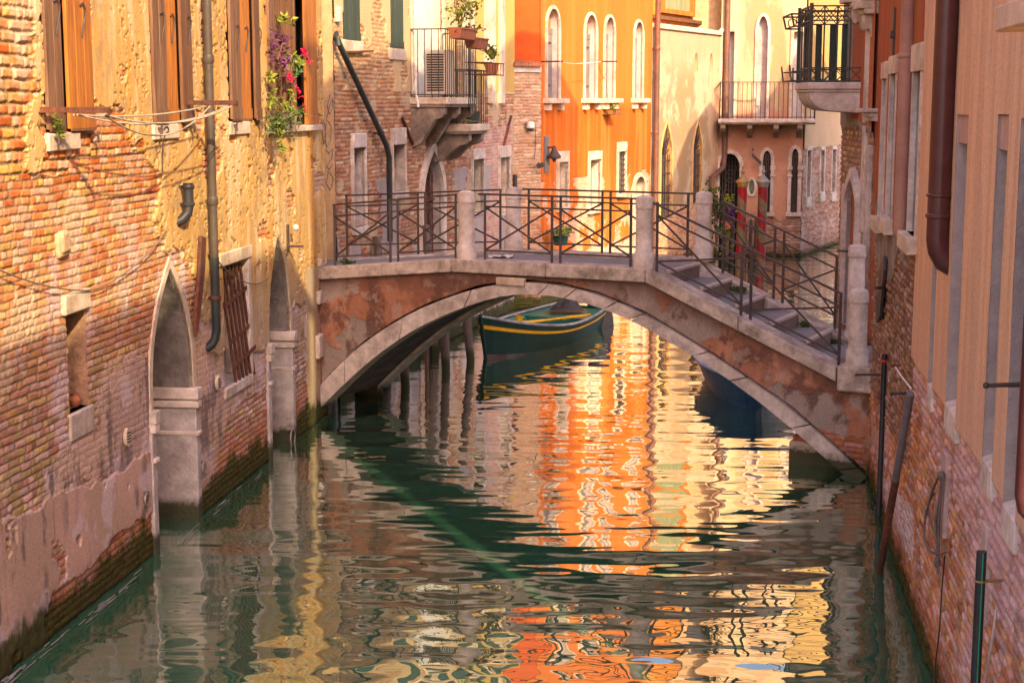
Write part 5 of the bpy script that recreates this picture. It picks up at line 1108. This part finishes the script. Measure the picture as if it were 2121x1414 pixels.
for k in range(2): 
    b = MB(); b.lathe(B2.P(sE + .0 + k * .24, zr - .61, .96), [(.07, 0), (.10, .17), (.11, .17), (.11, .20)], 14); tag(b.build('flower_pot', TERRA), ('terracotta flower pot on the nearer side of the iron pot rack', 'terracotta flower pot at the far corner of the iron pot rack')[k], 'pot')
b = MB(); b.lathe(B2.P(sC2 - .35, zC2, .55), [(.12, 0), (.14, .22), (.15, .24)], 16); tag(b.build('bucket', TEAL), 'dark teal bucket on the lower far balcony', 'bucket')
bush('green_weed', 'green weed sprouting at the edge of the lower far balcony', B2.P(sC2 - 1.15, zC2 + .05, .75), (.12, .15, .07), 60, .06, LEAF_Y, seed=12)
def tie(w, a, c, lab, d=.05, r=.022):
    b = MB(); b.bar(w.P(*w.px(*a, d), d), w.P(*w.px(*c, d), d), r * 2); tag(b.build('tie_bar', RUST), lab, 'tie bar')
tie(B2, (833, 243), (858, 305), 'slanting rusty wall tie left of the pointed brick doorway'); tie(B2, (1059, 240), (1044, 302), 'slanting rusty wall tie near the brick annexe')
tie(B2, (714, 108), (773, 106), 'rusty bar fixed flat under the left green shutter', .08, .014)
s, z = B2.px(704, 30, .08); b = MB(); b.wbox(B2, s - .06, s + .06, z - .12, z + .12, 0, .09); tag(b.build('junction_box', PLASTIC, bevel=.01), 'small beige junction box beside the left green shutter', 'box')
s, z = AN.px(1098, 266, .1); t = thing('security_camera', 'white dome security camera on the brick annexe', 'camera', AN.P(s, z, .1)); b = MB(); b.lathe(AN.P(s, z - .0, .12), [(.03, .16), (.09, .14), (.10, .02), (.085, 0)], 14); b.bar(AN.P(s, z + .1, 0), AN.P(s, z + .1, .1), .05); b.build('housing', WHITE, t)
b = MB(); b.sphere(AN.P(s, z, .12), .075, 8); b.build('dome', GLASS, t)
cable(AN, [(1098, 254), (1108, 262), (1109, 300), (1107, 330)], .008, IRON, 'cable', 'black cable running down the brick annexe from the security camera')
s, z = AN.px(1120, 345, .25); t = thing('floodlight', 'dark square floodlight angled out from the annexe corner', 'floodlight', AN.P(s, z, .2)); b = MB(); c = AN.P(s, z, .25)
b.box(c + Vector((-.07, 0, -.06)), (.15, -.03, .06), (.03, .06, .01), (-.04, .01, .10)); b.build('lamp_head', IRON, t, bevel=.01); b = MB(); b.bar(c, AN.P(s + .1, z + .08, 0), .03); b.build('bracket', IRON, t)
# orange house fittings
s, z = OR.px(1134, 320, .05); t = thing('door_bell_bracket', 'dark iron bell on a tall grey board at the left of the orange house', 'bell', OR.P(s, z, .05)); b = MB(); b.wbox(OR, s - .12, s + .12, z - .42, z + .42, -.02, .05); b.build('board', GREY_W, t, bevel=.008)
b = MB(); b.lathe(OR.P(s, z - .14, .22), [(.03, .34), (.05, .3), (.06, .24), (.10, .18), (.16, .1), (.15, .06), (.05, .03), (.03, -.03)], 16); b.bar(OR.P(s, z + .16, 0), OR.P(s, z + .16, .22), .04); b.build('bell', IRON, t)
for u, lab in ((1128, 'thin dark rod across the first arched window of the orange house'), (1244, 'thin dark rod across the third arched window of the orange house')):
    s, z = OR.px(u, 128, .1); b = MB(); b.bar(OR.P(s, z, .02), OR.P(s, z, .55), .035); tag(b.build('washing_rod', IRON), lab, 'rod')
cable(OR, [(1160, 128), (1185, 132), (1215, 131), (1245, 128)], .008, LINE_W, 'clothesline', 'thin pale line strung across the orange house between two rods', 'line', .5)
s, z = OR.px(1262, 225, .15); b = MB(); b.wbox(OR, s - .12, s + .42, z - .16, z - .14, .02, .32)
for dd in (.02, .17, .32):
    for zz in (-.02, -.15): b.bar(OR.P(s - .12, z + zz, dd), OR.P(s + .42, z + zz, dd), .02)
for k in range(5): b.bar(OR.P(s - .12 + k * .135, z - .15, .32), OR.P(s - .12 + k * .135, z - .02, .32), .02)
tag(b.build('window_planter', GREEN_W), 'small dark window planter rack below the third arched orange window', 'planter')
bush('green_weed', 'tuft of green in the planter rack on the orange house', OR.P(s + .1, z + .0, .18), (.15, .2, .05), 50, .06, LEAF_Y, seed=15)
bush('potted_grass', 'tufted potted plant at the foot of the orange house behind the railing', OR.P(OR.px(1161, 487, .4)[0], OR.px(1161, 487, .4)[1], .4), (.2, .3, .12), 160, .12, LEAF_R, seed=17, m2=LEAF_Y)
b = MB(); c = OR.P(*OR.px(1161, 497, .4), .4); b.lathe(c - ZV * .12, [(.15, 0), (.18, .18), (.20, .2)], 14); tag(b.build('flower_pot', TEAL), 'dark green flower pot under the tufted plant by the orange house', 'pot')
# pink house fittings
s, z = PK.px(1566, 325, .3); t = thing('hanging_sign', 'small dark plate hanging from an iron bracket on the pink house', 'sign', PK.P(s, z, .2)); b = MB(); b.bar(PK.P(s - .1, z + .22, 0), PK.P(s - .1, z + .22, .3), .05); b.build('bracket', IRON, t)
b = MB(); b.prism([PK.P(s - .12, z + .12, .25), PK.P(s + .16, z - .14, .25), PK.P(s + .16, z - .26, .25), PK.P(s - .12, z + .0, .25)], PK.N3 * .04); b.build('plate', IRON, t)
# ------------------------------------------------------------------ striped mooring poles and stakes
def striped(x, y, cap, lab):
    t = thing('mooring_pole', lab, 'mooring pole', (x, y, 0)); r = .135; zt = 2.42; ns, nz = 36, 150; b = MB()
    V = []; 
    for i in range(nz + 1):
        z = -.6 + (zt + .6) * i / nz
        for j in range(ns): a = 2 * math.pi * j / ns; b.v.append((x + r * math.cos(a) + .012 * (z - 1), y + r * math.sin(a), z))
    red = MB(); red.v = [(x + .012 * (v[2] - 1) + (v[0] - x - .012 * (v[2] - 1)) * 1.012, y + (v[1] - y) * 1.012, v[2]) for v in b.v]
    for i in range(nz):
        for j in range(ns):
            f = (i * ns + j, i * ns + (j + 1) % ns, (i + 1) * ns + (j + 1) % ns, (i + 1) * ns + j); z = -.6 + (zt + .6) * (i + .5) / nz
            b.f.append(f)
            if ((z / .85 + j / ns) % 1) < .5: red.f.append(f)
    b.build('pole', mat('old_gilt_wood', (.16, .115, .06), (.12, .09, .05), .6, 9, amt=.25, bump=.2), t); red.build('stripe', mat('mooring_red', (.24, .006, .015), (.18, .008, .015), .5, 9, amt=.15, bump=.1), t)
    b = MB(); b.lathe((x + .017, y, zt), [(.14, -.12), (.155, -.10), (.155, -.02), (.20, .0), (.205, .04), (.15, .09), (.10, .14), (.05, .20), (.03, .24), (.055, .29), (.06, .33), (.03, .37), (.025, .42), (.035, .45), (.01, .50)], 24); b.build('cap', cap, t)
striped(6.72, 45.3, GOLD, 'red and gold spiral-striped mooring pole with a gilt cap, left of the two'); striped(7.32, 45.3, SILVER, 'red and gold spiral-striped mooring pole with a silver cap, right of the two')
for i, (u, h) in enumerate(((1512, 1.15), (1522, 1.2), (1548, 1.2), (1560, 1.3), (1571, 1.35))):
    x = (u - 1060.5) / 3237 * 46.2; b = MB(); b.tube([(x, 46.2, -.5), (x + .02, 46.2, h - .1), (x + .02, 46.2, h)], [.06, .055, .03], 8)
    if i in (0, 2, 3): b.bar((x, 46.15, h - .25), (x + (.5, 0, .2, .18)[i], 46.15, h - .22), .08, .05)
    tag(b.build('landing_stake', POLE_W), 'dark timber stake of the small landing fence by the striped poles', 'stake', 'landing fence stakes')
c = Vector(((1510 - 1060.5) / 3237 * 45.6, 45.6, 1.42)); bush('violet_flower_pot', 'pot of violet trailing leaves on the landing fence by the striped poles', c, (.28, .2, .2), 220, .15, LEAF_D, seed=21, m2=LEAF_P)
b = MB(); b.lathe(c - ZV * .36, [(.13, 0), (.17, .2), (.18, .22)], 14); tag(b.build('flower_pot', TERRA), 'terracotta flower pot holding the violet leaves by the striped poles', 'pot')
for i, (u, v, zt, lean, lab) in enumerate(((840, 802, 1.5, -.08, 'weathered grey mooring post nearest the left springing of the arch'), (924, 766, 1.6, -.06, 'weathered mooring post seen in the middle under the left half of the arch'), (975, 748, 1.65, -.14, 'dark bent mooring post beside the green boat bow'), (884, 762, 1.2, 0, 'thin pale post against the brick footing under the arch'))):
    p = at_z(u, v); r = .075 if i < 3 else .035; b = MB(); b.tube([p - ZV * .6 - Vector((lean * .3, 0, 0)), p, p + Vector((lean * .5, 0, zt * .5)), p + Vector((lean, 0, zt))], [r, r, r * 1.1, r * .9], 10); tag(b.build('mooring_post', POLE_W if i != 3 else WOOD_G), lab, 'mooring post')
for u, y, lab in ((783, 26.45, 'leaning dark timber mooring post behind the left railing panel'), (886, 28.95, 'leaning dark timber mooring post in front of the pointed brick doorway')):
    x = (u - 1060.5) / 3237 * y; b = MB(); b.tube([(x + .12, y - .1, -.5), (x + .05, y, 1.2), (x - .06, y + .05, 2.45)], [.08, .085, .07], 10); tag(b.build('mooring_post', POLE_W), lab, 'mooring post')
# ------------------------------------------------------------------ boats
def boat(name, lab, bow, stern, beam, zb_, zm, zs_, mats, deck=.22, sdeck=.74, cover=None, stripe=True, ysw=.10):
    bow, stern = Vector((*bow, 0)), Vector((*stern, 0)); a = stern - bow; L = a.length; a.normalize(); l = Vector((a.y, -a.x, 0)); N = 26
    t = thing(name, lab, 'boat', (bow + stern) / 2)
    hb = lambda t_: beam / 2 * (1 - (1 - min(t_ / .62, 1)) ** 2.1) ** .85 * (1 - .30 * max(0, (t_ - .55) / .45) ** 2)
    sh = lambda t_: zm + (zb_ - zm) * max(0, 1 - t_ / .55) ** 1.8 + (zs_ - zm) * max(0, (t_ - .55) / .45) ** 2
    def pt(t_, k, side, ins=0.0):  # k: 0 keel .. 1 gunwale
        h = hb(t_); z = -.28 + (sh(t_) + .28) * k; wid = h * (.62 + .38 * k ** .8) if k > .12 else h * .62 * (k / .12) ** .5
        rake = .30 * (1 - k) * max(0, 1 - t_ / .35)
        return bow + a * (t_ * L + rake) + l * side * max(0, wid - ins) + ZV * z
    ks = [0, .12, .35, .45, .62, .80, .90, 1.0]
    def shell_(k0, k1, m, nm, par, proud=0):
        b = MB()
        for s_ in (1, -1):
            for i in range(N):
                t0, t1 = i / N, (i + 1) / N
                for k_a, k_b in zip(ks[:-1], ks[1:]):
                    if k_a >= k0 - 1e-6 and k_b <= k1 + 1e-6:
                        b.add([pt(t0, k_a, s_, -proud), pt(t1, k_a, s_, -proud), pt(t1, k_b, s_, -proud), pt(t0, k_b, s_, -proud)], [(0, 1, 2, 3) if s_ > 0 else (3, 2, 1, 0)])
        if k0 == 0 or k1 >= .9:
            b.add([pt(1, k0, 1), pt(1, k1, 1), pt(1, k1, -1), pt(1, k0, -1)], [(0, 1, 2, 3)])
        return b.build(nm, m, par, angle=60)
    shell_(.35, 1.0, mats[0], 'hull', t); shell_(0, .35, BOOT, 'bottom', t)
    b = MB()
    if stripe:
        for s_ in (1, -1):
            for i in range(N):
                t0, t1 = i / N, (i + 1) / N; b.add([pt(t0, .80, s_, -.012), pt(t1, .80, s_, -.012), pt(t1, .87, s_, -.012), pt(t0, .87, s_, -.012)], [(0, 1, 2, 3)])
        b.build('stripe', BOAT_Y, t)
    b = MB()
    for s_ in (1, -1): b.tube([pt(i / N, 1, s_) + ZV * .015 for i in range(N + 1)], .028, 8)
    b.build('gunwale', mats[3], t)
    b = MB()
    for s_ in (1, -1):
        for i in range(N):
            t0, t1 = i / N, (i + 1) / N
            b.add([pt(t0, .98, s_, .05), pt(t1, .98, s_, .05), pt(t1, .45, s_, .07), pt(t0, .45, s_, .07)], [(0, 1, 2, 3)])
    b.build('inner_side', mats[1], t)
    b = MB(); i0, i1 = int(deck * N) - 1, int(sdeck * N) + 1
    for i in range(i0, i1): b.add([pt(i / N, .64, 1, .10), pt((i + 1) / N, .64, 1, .10), pt((i + 1) / N, .64, -1, .10), pt(i / N, .64, -1, .10)], [(0, 1, 2, 3)])
    b.build('floor', mats[2], t)
    b = MB()
    for (ta, tb) in ((0, deck), (sdeck, 1)):
        b = MB()
        for i in range(int(ta * N), int(tb * N)): b.add([pt(i / N, .93, 1, .03), pt((i + 1) / N, .93, 1, .03), pt((i + 1) / N, .93, -1, .03), pt(i / N, .93, -1, .03)], [(0, 1, 2, 3)])
        q = int((tb if ta == 0 else ta) * N); b.add([pt(q / N, .93, 1, .05), pt(q / N, .93, -1, .05), pt(q / N, .45, -1, .05), pt(q / N, .45, 1, .05)], [(0, 1, 2, 3)])
        b.build('deck', mats[1], t)
    b = MB()
    for tt in (.42, .60):
        c = bow + a * (tt * L); h = hb(tt) * .86 - .08; b.box(c - l * h + ZV * (sh(tt) - .20), l * 2 * h, a * .22, ZV * .035)
    b.build('seat', mats[2], t, bevel=.008)
    if cover:
        b = MB(); M_ = 8
        g = [[pt(i / N, 1, 1).lerp(pt(i / N, 1, -1), j / M_) + ZV * (.04 + .22 * math.sin(math.pi * j / M_) * (.6 + .4 * math.sin(i * .9)) ) for j in range(M_ + 1)] for i in range(N + 1)]
        for i in range(N):
            for j in range(M_): b.add([g[i][j], g[i + 1][j], g[i + 1][j + 1], g[i][j + 1]], [(0, 1, 2, 3)])
        b.build('cover', cover, t, angle=70)
    b = MB(); b.tube([pt(0, 0, 1), pt(0, .5, 1), pt(0, 1, 1) + ZV * .05], .035, 8); b.build('stem_post', mats[0], t)
    return t, lambda t_, x, z: bow + a * (t_ * L) + l * x + ZV * z
gb, gp_ = boat('green_boat', 'green rowing boat with a yellow stripe and blue floor moored beyond the arch', (-.58, 28.15), (1.48, 32.7), 1.66, .82, .40, .45, (BOAT_G, BOAT_I, BLUE, mat('boat_rail_grey', (.30, .29, .30), (.15, .16, .16), .5, 8, amt=.3)), deck=.24)
b = MB(); b.tube([gp_(.20, -.30, 0.530), gp_(.5, .28, 0.470), gp_(.74, .60, 0.430)], .024, 8); b.box(gp_(.60, .40, 0.410), (gp_(.78, .62, 0.410) - gp_(.60, .40, 0.410)), (.03, .09, 0), (0, 0, .03)); tag(b.build('oar', BOAT_Y), 'longer yellow oar lying diagonally in the green boat', 'oar')
b = MB(); b.tube([gp_(.26, .0, 0.510), gp_(.66, .50, 0.450)], .022, 8); b.box(gp_(.5, .28, 0.440), (gp_(.66, .48, 0.440) - gp_(.5, .28, 0.440)), (.03, .08, 0), (0, 0, .03)); tag(b.build('oar', BOAT_Y), 'shorter yellow oar lying beside the longer one in the green boat', 'oar')
b = MB(); c = gp_(.25, .18, 0.530); b.tube([c, c + Vector((.05, .03, .17))], [.05, .085], 12); tag(b.build('bailer', BOAT_Y), 'yellow plastic bailer scoop on the foredeck of the green boat', 'scoop')
b = MB(); b.tube([gp_(.12, -.2, 0.690), gp_(.2, -.1, 0.630), gp_(.24, .1, 0.570), gp_(.18, .25, 0.610), gp_(.14, .1, 0.670), gp_(.22, -.05, 0.610), gp_(.30, .1, 0.510)], .014, 6); b.tube([gp_(.35, -.68, 0.470), gp_(.37, -.5, 0.430), gp_(.36, -.3, 0.360)], .012, 6); tag(b.build('mooring_rope', LINE_W), 'pale rope coiled on the foredeck of the green boat', 'rope')
t = thing('outboard_motor', 'outboard motor wrapped in black tarpaulin at the stern of the green boat', 'motor', gp_(1.05, .3, 0.410)); b = MB(); n, q = 18, 9; c = gp_(1.05, .30, 0.000); r_ = random.Random(4)
for i in range(q + 1):
    z = .92 - i * .115; rad = (.06, .2, .24, .25, .25, .26, .28, .30, .32, .34)[i]
    for j in range(n):
        an = 2 * math.pi * j / n; k = 1 + .14 * math.sin(an * 5 + i * .4) * (i / q) + r_.uniform(-.05, .05); b.v.append(tuple(c + Vector((math.cos(an) * rad * k, math.sin(an) * rad * k * .9, z + (.05 * math.sin(an * 3) if i > 6 else 0)))))
for i in range(q):
    for j in range(n): b.f.append((i * n + j, i * n + (j + 1) % n, (i + 1) * n + (j + 1) % n, (i + 1) * n + j))
b.f.append(tuple(range(n))); b.build('cover', TARP, t, angle=50)
b = MB(); b.tube([c + ZV * .2, c - ZV * .5], .06, 8); b.build('shaft', IRON, t)
b = MB(); k0 = gp_(.86, -.05, .43); gx = [[k0 + Vector((-.36 + .06 * i, -.26 + .065 * j, max(.0, .20 - .9 * ((i - 6) / 12) ** 2 - .8 * ((j - 4) / 8) ** 2) * (.55 + .9 * float(vnoise(np.array(i * .55), np.array(j * .6), 3))) + .02)) for j in range(9)] for i in range(13)]
for i in range(12):
    for j in range(8): b.add([gx[i][j], gx[i + 1][j], gx[i + 1][j + 1], gx[i][j + 1]], [(0, 1, 2), (0, 2, 3)])
tag(b.build('tarpaulin', TARP, angle=60), 'crumpled dark tarpaulin on the stern deck of the green boat', 'tarpaulin')
boat('blue_boat', 'dark blue boat half hidden behind the right side of the bridge arch', (3.72, 23.3), (4.35, 28.2), 1.85, .52, .40, .45, (BOAT_B, BLUE, BLUE, mat('boat_rail_blue', (.22, .38, .62), (.16, .28, .5), .5, 8, amt=.2)), stripe=False)
boat('covered_boat', 'small boat under a teal tarpaulin on the water behind the bridge stairs', (5.9, 30.9), (7.0, 27.4), 1.1, .30, .22, .22, (BOAT_G, BOAT_I, BOAT_I, TEAL), cover=TEAL, stripe=False)
# ------------------------------------------------------------------ small things on the bridge
c = at_z(1037, 533, 2.475); b = MB(); r_ = random.Random(9); g = [[(c.x - .18 + .36 * i / 9, c.y - .12 + .24 * j / 6, 2.475 + .035 * r_.random()) for j in range(7)] for i in range(10)]
for i in range(9):
    for j in range(6): b.add([g[i][j], g[i + 1][j], g[i + 1][j + 1], g[i][j + 1]], [(0, 1, 2, 3)])
b.v = [(x, y, z) for x, y, z in b.v]; tag(b.build('paper_sheet', WHITE), 'crumpled white paper lying on the bridge deck behind the left stone post', 'paper')
b = MB(); c = BR.P(3.82, 3.37, -.07); b.box(c + Vector((-.02, 0, -.08)), (.04, 0, 0), (0, .02, 0), (0, 0, .05)); b.tube([c + Vector((.014 * math.cos(x), .01, .0 - .03 + .05 * math.sin(x))) for x in [i * math.pi / 6 for i in range(7)]], .005, 6); tag(b.build('padlock', GOLD), 'small brass padlock hanging on the middle of the near railing', 'padlock')
for i, (s, d, z, k, lab) in enumerate(((6.05, -1.47, 2.10, 1.0, 'green weed tuft growing on the upper stair step against the far kerb'), (6.95, -1.47, 1.68, .8, 'green weed tuft on the middle stair step against the far kerb'), (7.40, -1.47, 1.47, .5, 'tiny green weed at the lowest stair steps'), (.35, -.25, 2.36, .9, 'small weed growing at the left end of the near coping'), (5.55, -1.85, 3.1, 1.6, 'leafy climber hanging beside the far right stone post'))):
    bush('green_weed', lab, BR.P(s, z, d), (.13 * k, .07 * k, .05 * k if i < 4 else .45), 90 if i < 4 else 160, .055 if i < 4 else .09, LEAF_G, 'weed', seed=30 + i, m2=LEAF_Y if i == 4 else None, stems=0 if i < 4 else 4)
bush('green_weed', 'moss-green weed in the corner behind the right end post', at_z(1797, 705, 1.5), (.10, .10, .08), 90, .05, LEAF_G, 'weed', seed=41)
# ------------------------------------------------------------------ right bank odds and ends
A = RW.P(*RW.px(1886, 815, .12), .12); B_ = at_z(1821, 1187); D_ = (B_ - A); t = thing('leaning_pole', 'long metal pole leaning against the brick, grey above and rusty below', 'pole', B_); b = MB(); b.tube([A, A + D_ * .45], .036, 12); b.build('shaft', mat('grey_pole_paint', (.17, .15, .17), (.13, .11, .13), .5, 9, amt=.2), t); b = MB(); b.tube([A + D_ * .45, B_ + D_ * .1], .037, 12); b.build('rusty_end', RUST, t)
b = MB(); b.tube([A + ZV * .05, RW.P(*RW.px(1868, 780, .1), .10), RW.P(*RW.px(1853, 757, .08), .08), RW.P(*RW.px(1843, 775, .08), .08), RW.P(*RW.px(1841, 790, .08), .08)], .009, 6); tag(b.build('tie_rope', LINE_W), 'white cord tying the leaning pole to the brick wall', 'rope')
s, z = RW.px(2033, 1150, .14); zb_ = -.5; t = thing('plastic_post', 'upright black plastic pipe with a green stripe standing by the right wall', 'post', RW.P(s, 0, .14)); b = MB(); b.tube([RW.P(s, zb_, .14), RW.P(s, RW.px(2033, 1140, .14)[1], .14)], .031, 16); b.build('pipe', PIPE_K, t)
b = MB(); c = RW.P(s, 0, .14) + Vector((-.004, -.0315, 0)); b.box(c + ZV * zb_, (.008, 0, 0), (0, .004, 0), ZV * (RW.px(2033, 1142, .14)[1] - zb_)); b.build('stripe', GREEN_S, t)
z = RW.px(2033, 1207, .14)[1]; b = MB(); b.tube([RW.P(s, z, .14) + Vector((.036 * math.cos(x), .036 * math.sin(x), 0)) for x in [i * math.pi / 8 for i in range(17)]], .007, 6); b.bar(RW.P(s, z, .10), RW.P(s + .02, z, -.02), .018); b.build('bracket', GOLD, t)
cable(RW, [(2063, 1262), (2056, 1320), (2042, 1400), (2036, 1460)], .009, mat('pale_cable', (.55, .42, .42), None, .6, 20, amt=.1), 'cable', 'pale cable trailing down beside the black plastic pipe', d=.06)
s, z = RW.px(1950, 985, .08)
b = MB(); r_ = random.Random(3)
for k in range(7):
    o_ = r_.uniform(-.05, .05); b.tube([RW.P(s + o_, z + r_.uniform(-.02, .04), .07), RW.P(s + .06 + o_, z - .35, .07 + r_.uniform(0, .04)), RW.P(s + .10 + o_, z - .75 + r_.uniform(-.1, .05), .06)], .008, 6)
b.sphere(RW.P(s, z, .08), .03, 6, (1, 1, 1.4)); b.sphere(RW.P(s + .10, z - .72, .07), .028, 6, (1, 1, 1.8)); tag(b.build('rope_bundle', ROPE_G), 'grey ropes hanging in a knotted bundle from a nail in the right wall', 'rope')
cable(RW, [(1945, 985), (1930, 1020), (1917, 1070), (1914, 1110), (1925, 1140), (1950, 1146), (1962, 1140)], .010, ROPE_G, 'rope_loop', 'loop of grey rope hanging left of the rope bundle', 'rope', .09); cable(RW, [(1935, 1020), (1922, 1050), (1930, 1090), (1945, 1120), (1960, 1140)], .009, ROPE_G, 'rope_loop', 'thinner rope curving inside the larger rope loop', 'rope', .07)
cable(RW, [(1957, 1150), (1950, 1230), (1946, 1300), (1938, 1370), (1935, 1420)], .006, PIPE_K, 'black_cord', 'thin black cord hanging down to the water from the rope bundle', 'cord', .06)
b = MB(); b.prism([RW.P(*RW.px(u, v, .05), .05) for u, v in ((1828, 548), (1836, 530), (1836, 560), (1827, 655), (1820, 668), (1819, 640))], RW.N3 * .03); b.bar(RW.P(*RW.px(1830, 596, .0), .0), RW.P(*RW.px(1812, 596, .3), .3), .03); tag(b.build('iron_plate', IRON), 'dark iron shutter edge on the brown brick beside the right end posts', 'plate')
for i, (u, v, D, lab) in enumerate(((1822, 775, .30, 'iron spike sticking out beside the bridge landing block'), (2112, 795, .22, 'iron spike sticking out below the right-hand brown drainpipe'), (1866, 755, .12, 'small red-tipped iron hook on the brown brick'), (1884, 813, .2, 'iron spike holding the top of the leaning pole'))):
    s, z = RW.px(u, v, .03); b = MB(); b.tube([RW.P(s, z, -.03), RW.P(s - .02, z - .01, D)], [.016, .012], 8); b.sphere(RW.P(s - .02, z - .01, D), .02, 5); tag(b.build('iron_spike', RUST if i == 2 else IRON), lab, 'spike')
s, z = RW.px(1847, 70, .08); b = MB(); b.wbox(RW, s - .04, s + .04, RW.px(1846, 130, .08)[1], RW.px(1846, 18, .08)[1], .03, .07); b.wbox(RW, s - .06, s + .06, z - .05, z + .03, .05, .10); tag(b.build('shutter_bar', IRON, bevel=.006), 'black iron bar on the dark red wall above the grey windows', 'bar')

# scum line on the water along the left wall
b = MB(); r_ = random.Random(6)
for k in range(60):
    s = 3.9 + 8 * r_.random() ** 1.4; d_ = .13 + .03 * math.sin(s * 2.3) + .02 * math.sin(s * 7) + r_.gauss(0, .02); c = LW.P(s, .017, d_); a = r_.uniform(.003, .008); e = r_.uniform(.05, .30)
    b.box(c, LW.U3 * e, LW.N3 * a, (0, 0, .004))
o = b.build('foam', mat('foam', (.32, .29, .29), None, .9, 30, amt=.2)); o['kind'] = 'stuff'; o['label'] = 'thin whitish scum line floating along the foot of the left wall'
for i, (u, v) in enumerate(((778, 946), (738, 938), (718, 990))):
    c = at_z(u, v, .02); b = MB()
    for k in range(9): b.box(c + Vector((r_.gauss(0, .045), r_.gauss(0, .02), 0)), (r_.uniform(.03, .09), .01, 0), (-.005, r_.uniform(.02, .04), 0), (0, 0, .006))
    tag(b.build('floating_weed', mat('floating_weed', (.34, .28, .14), (.22, .18, .10), .9, 30, amt=.2)), ('small raft of pale weed floating right of the left wall corner', 'pale floating weed patch left of the larger raft', 'nearest small floating weed patch before the arch')[i], 'weed')
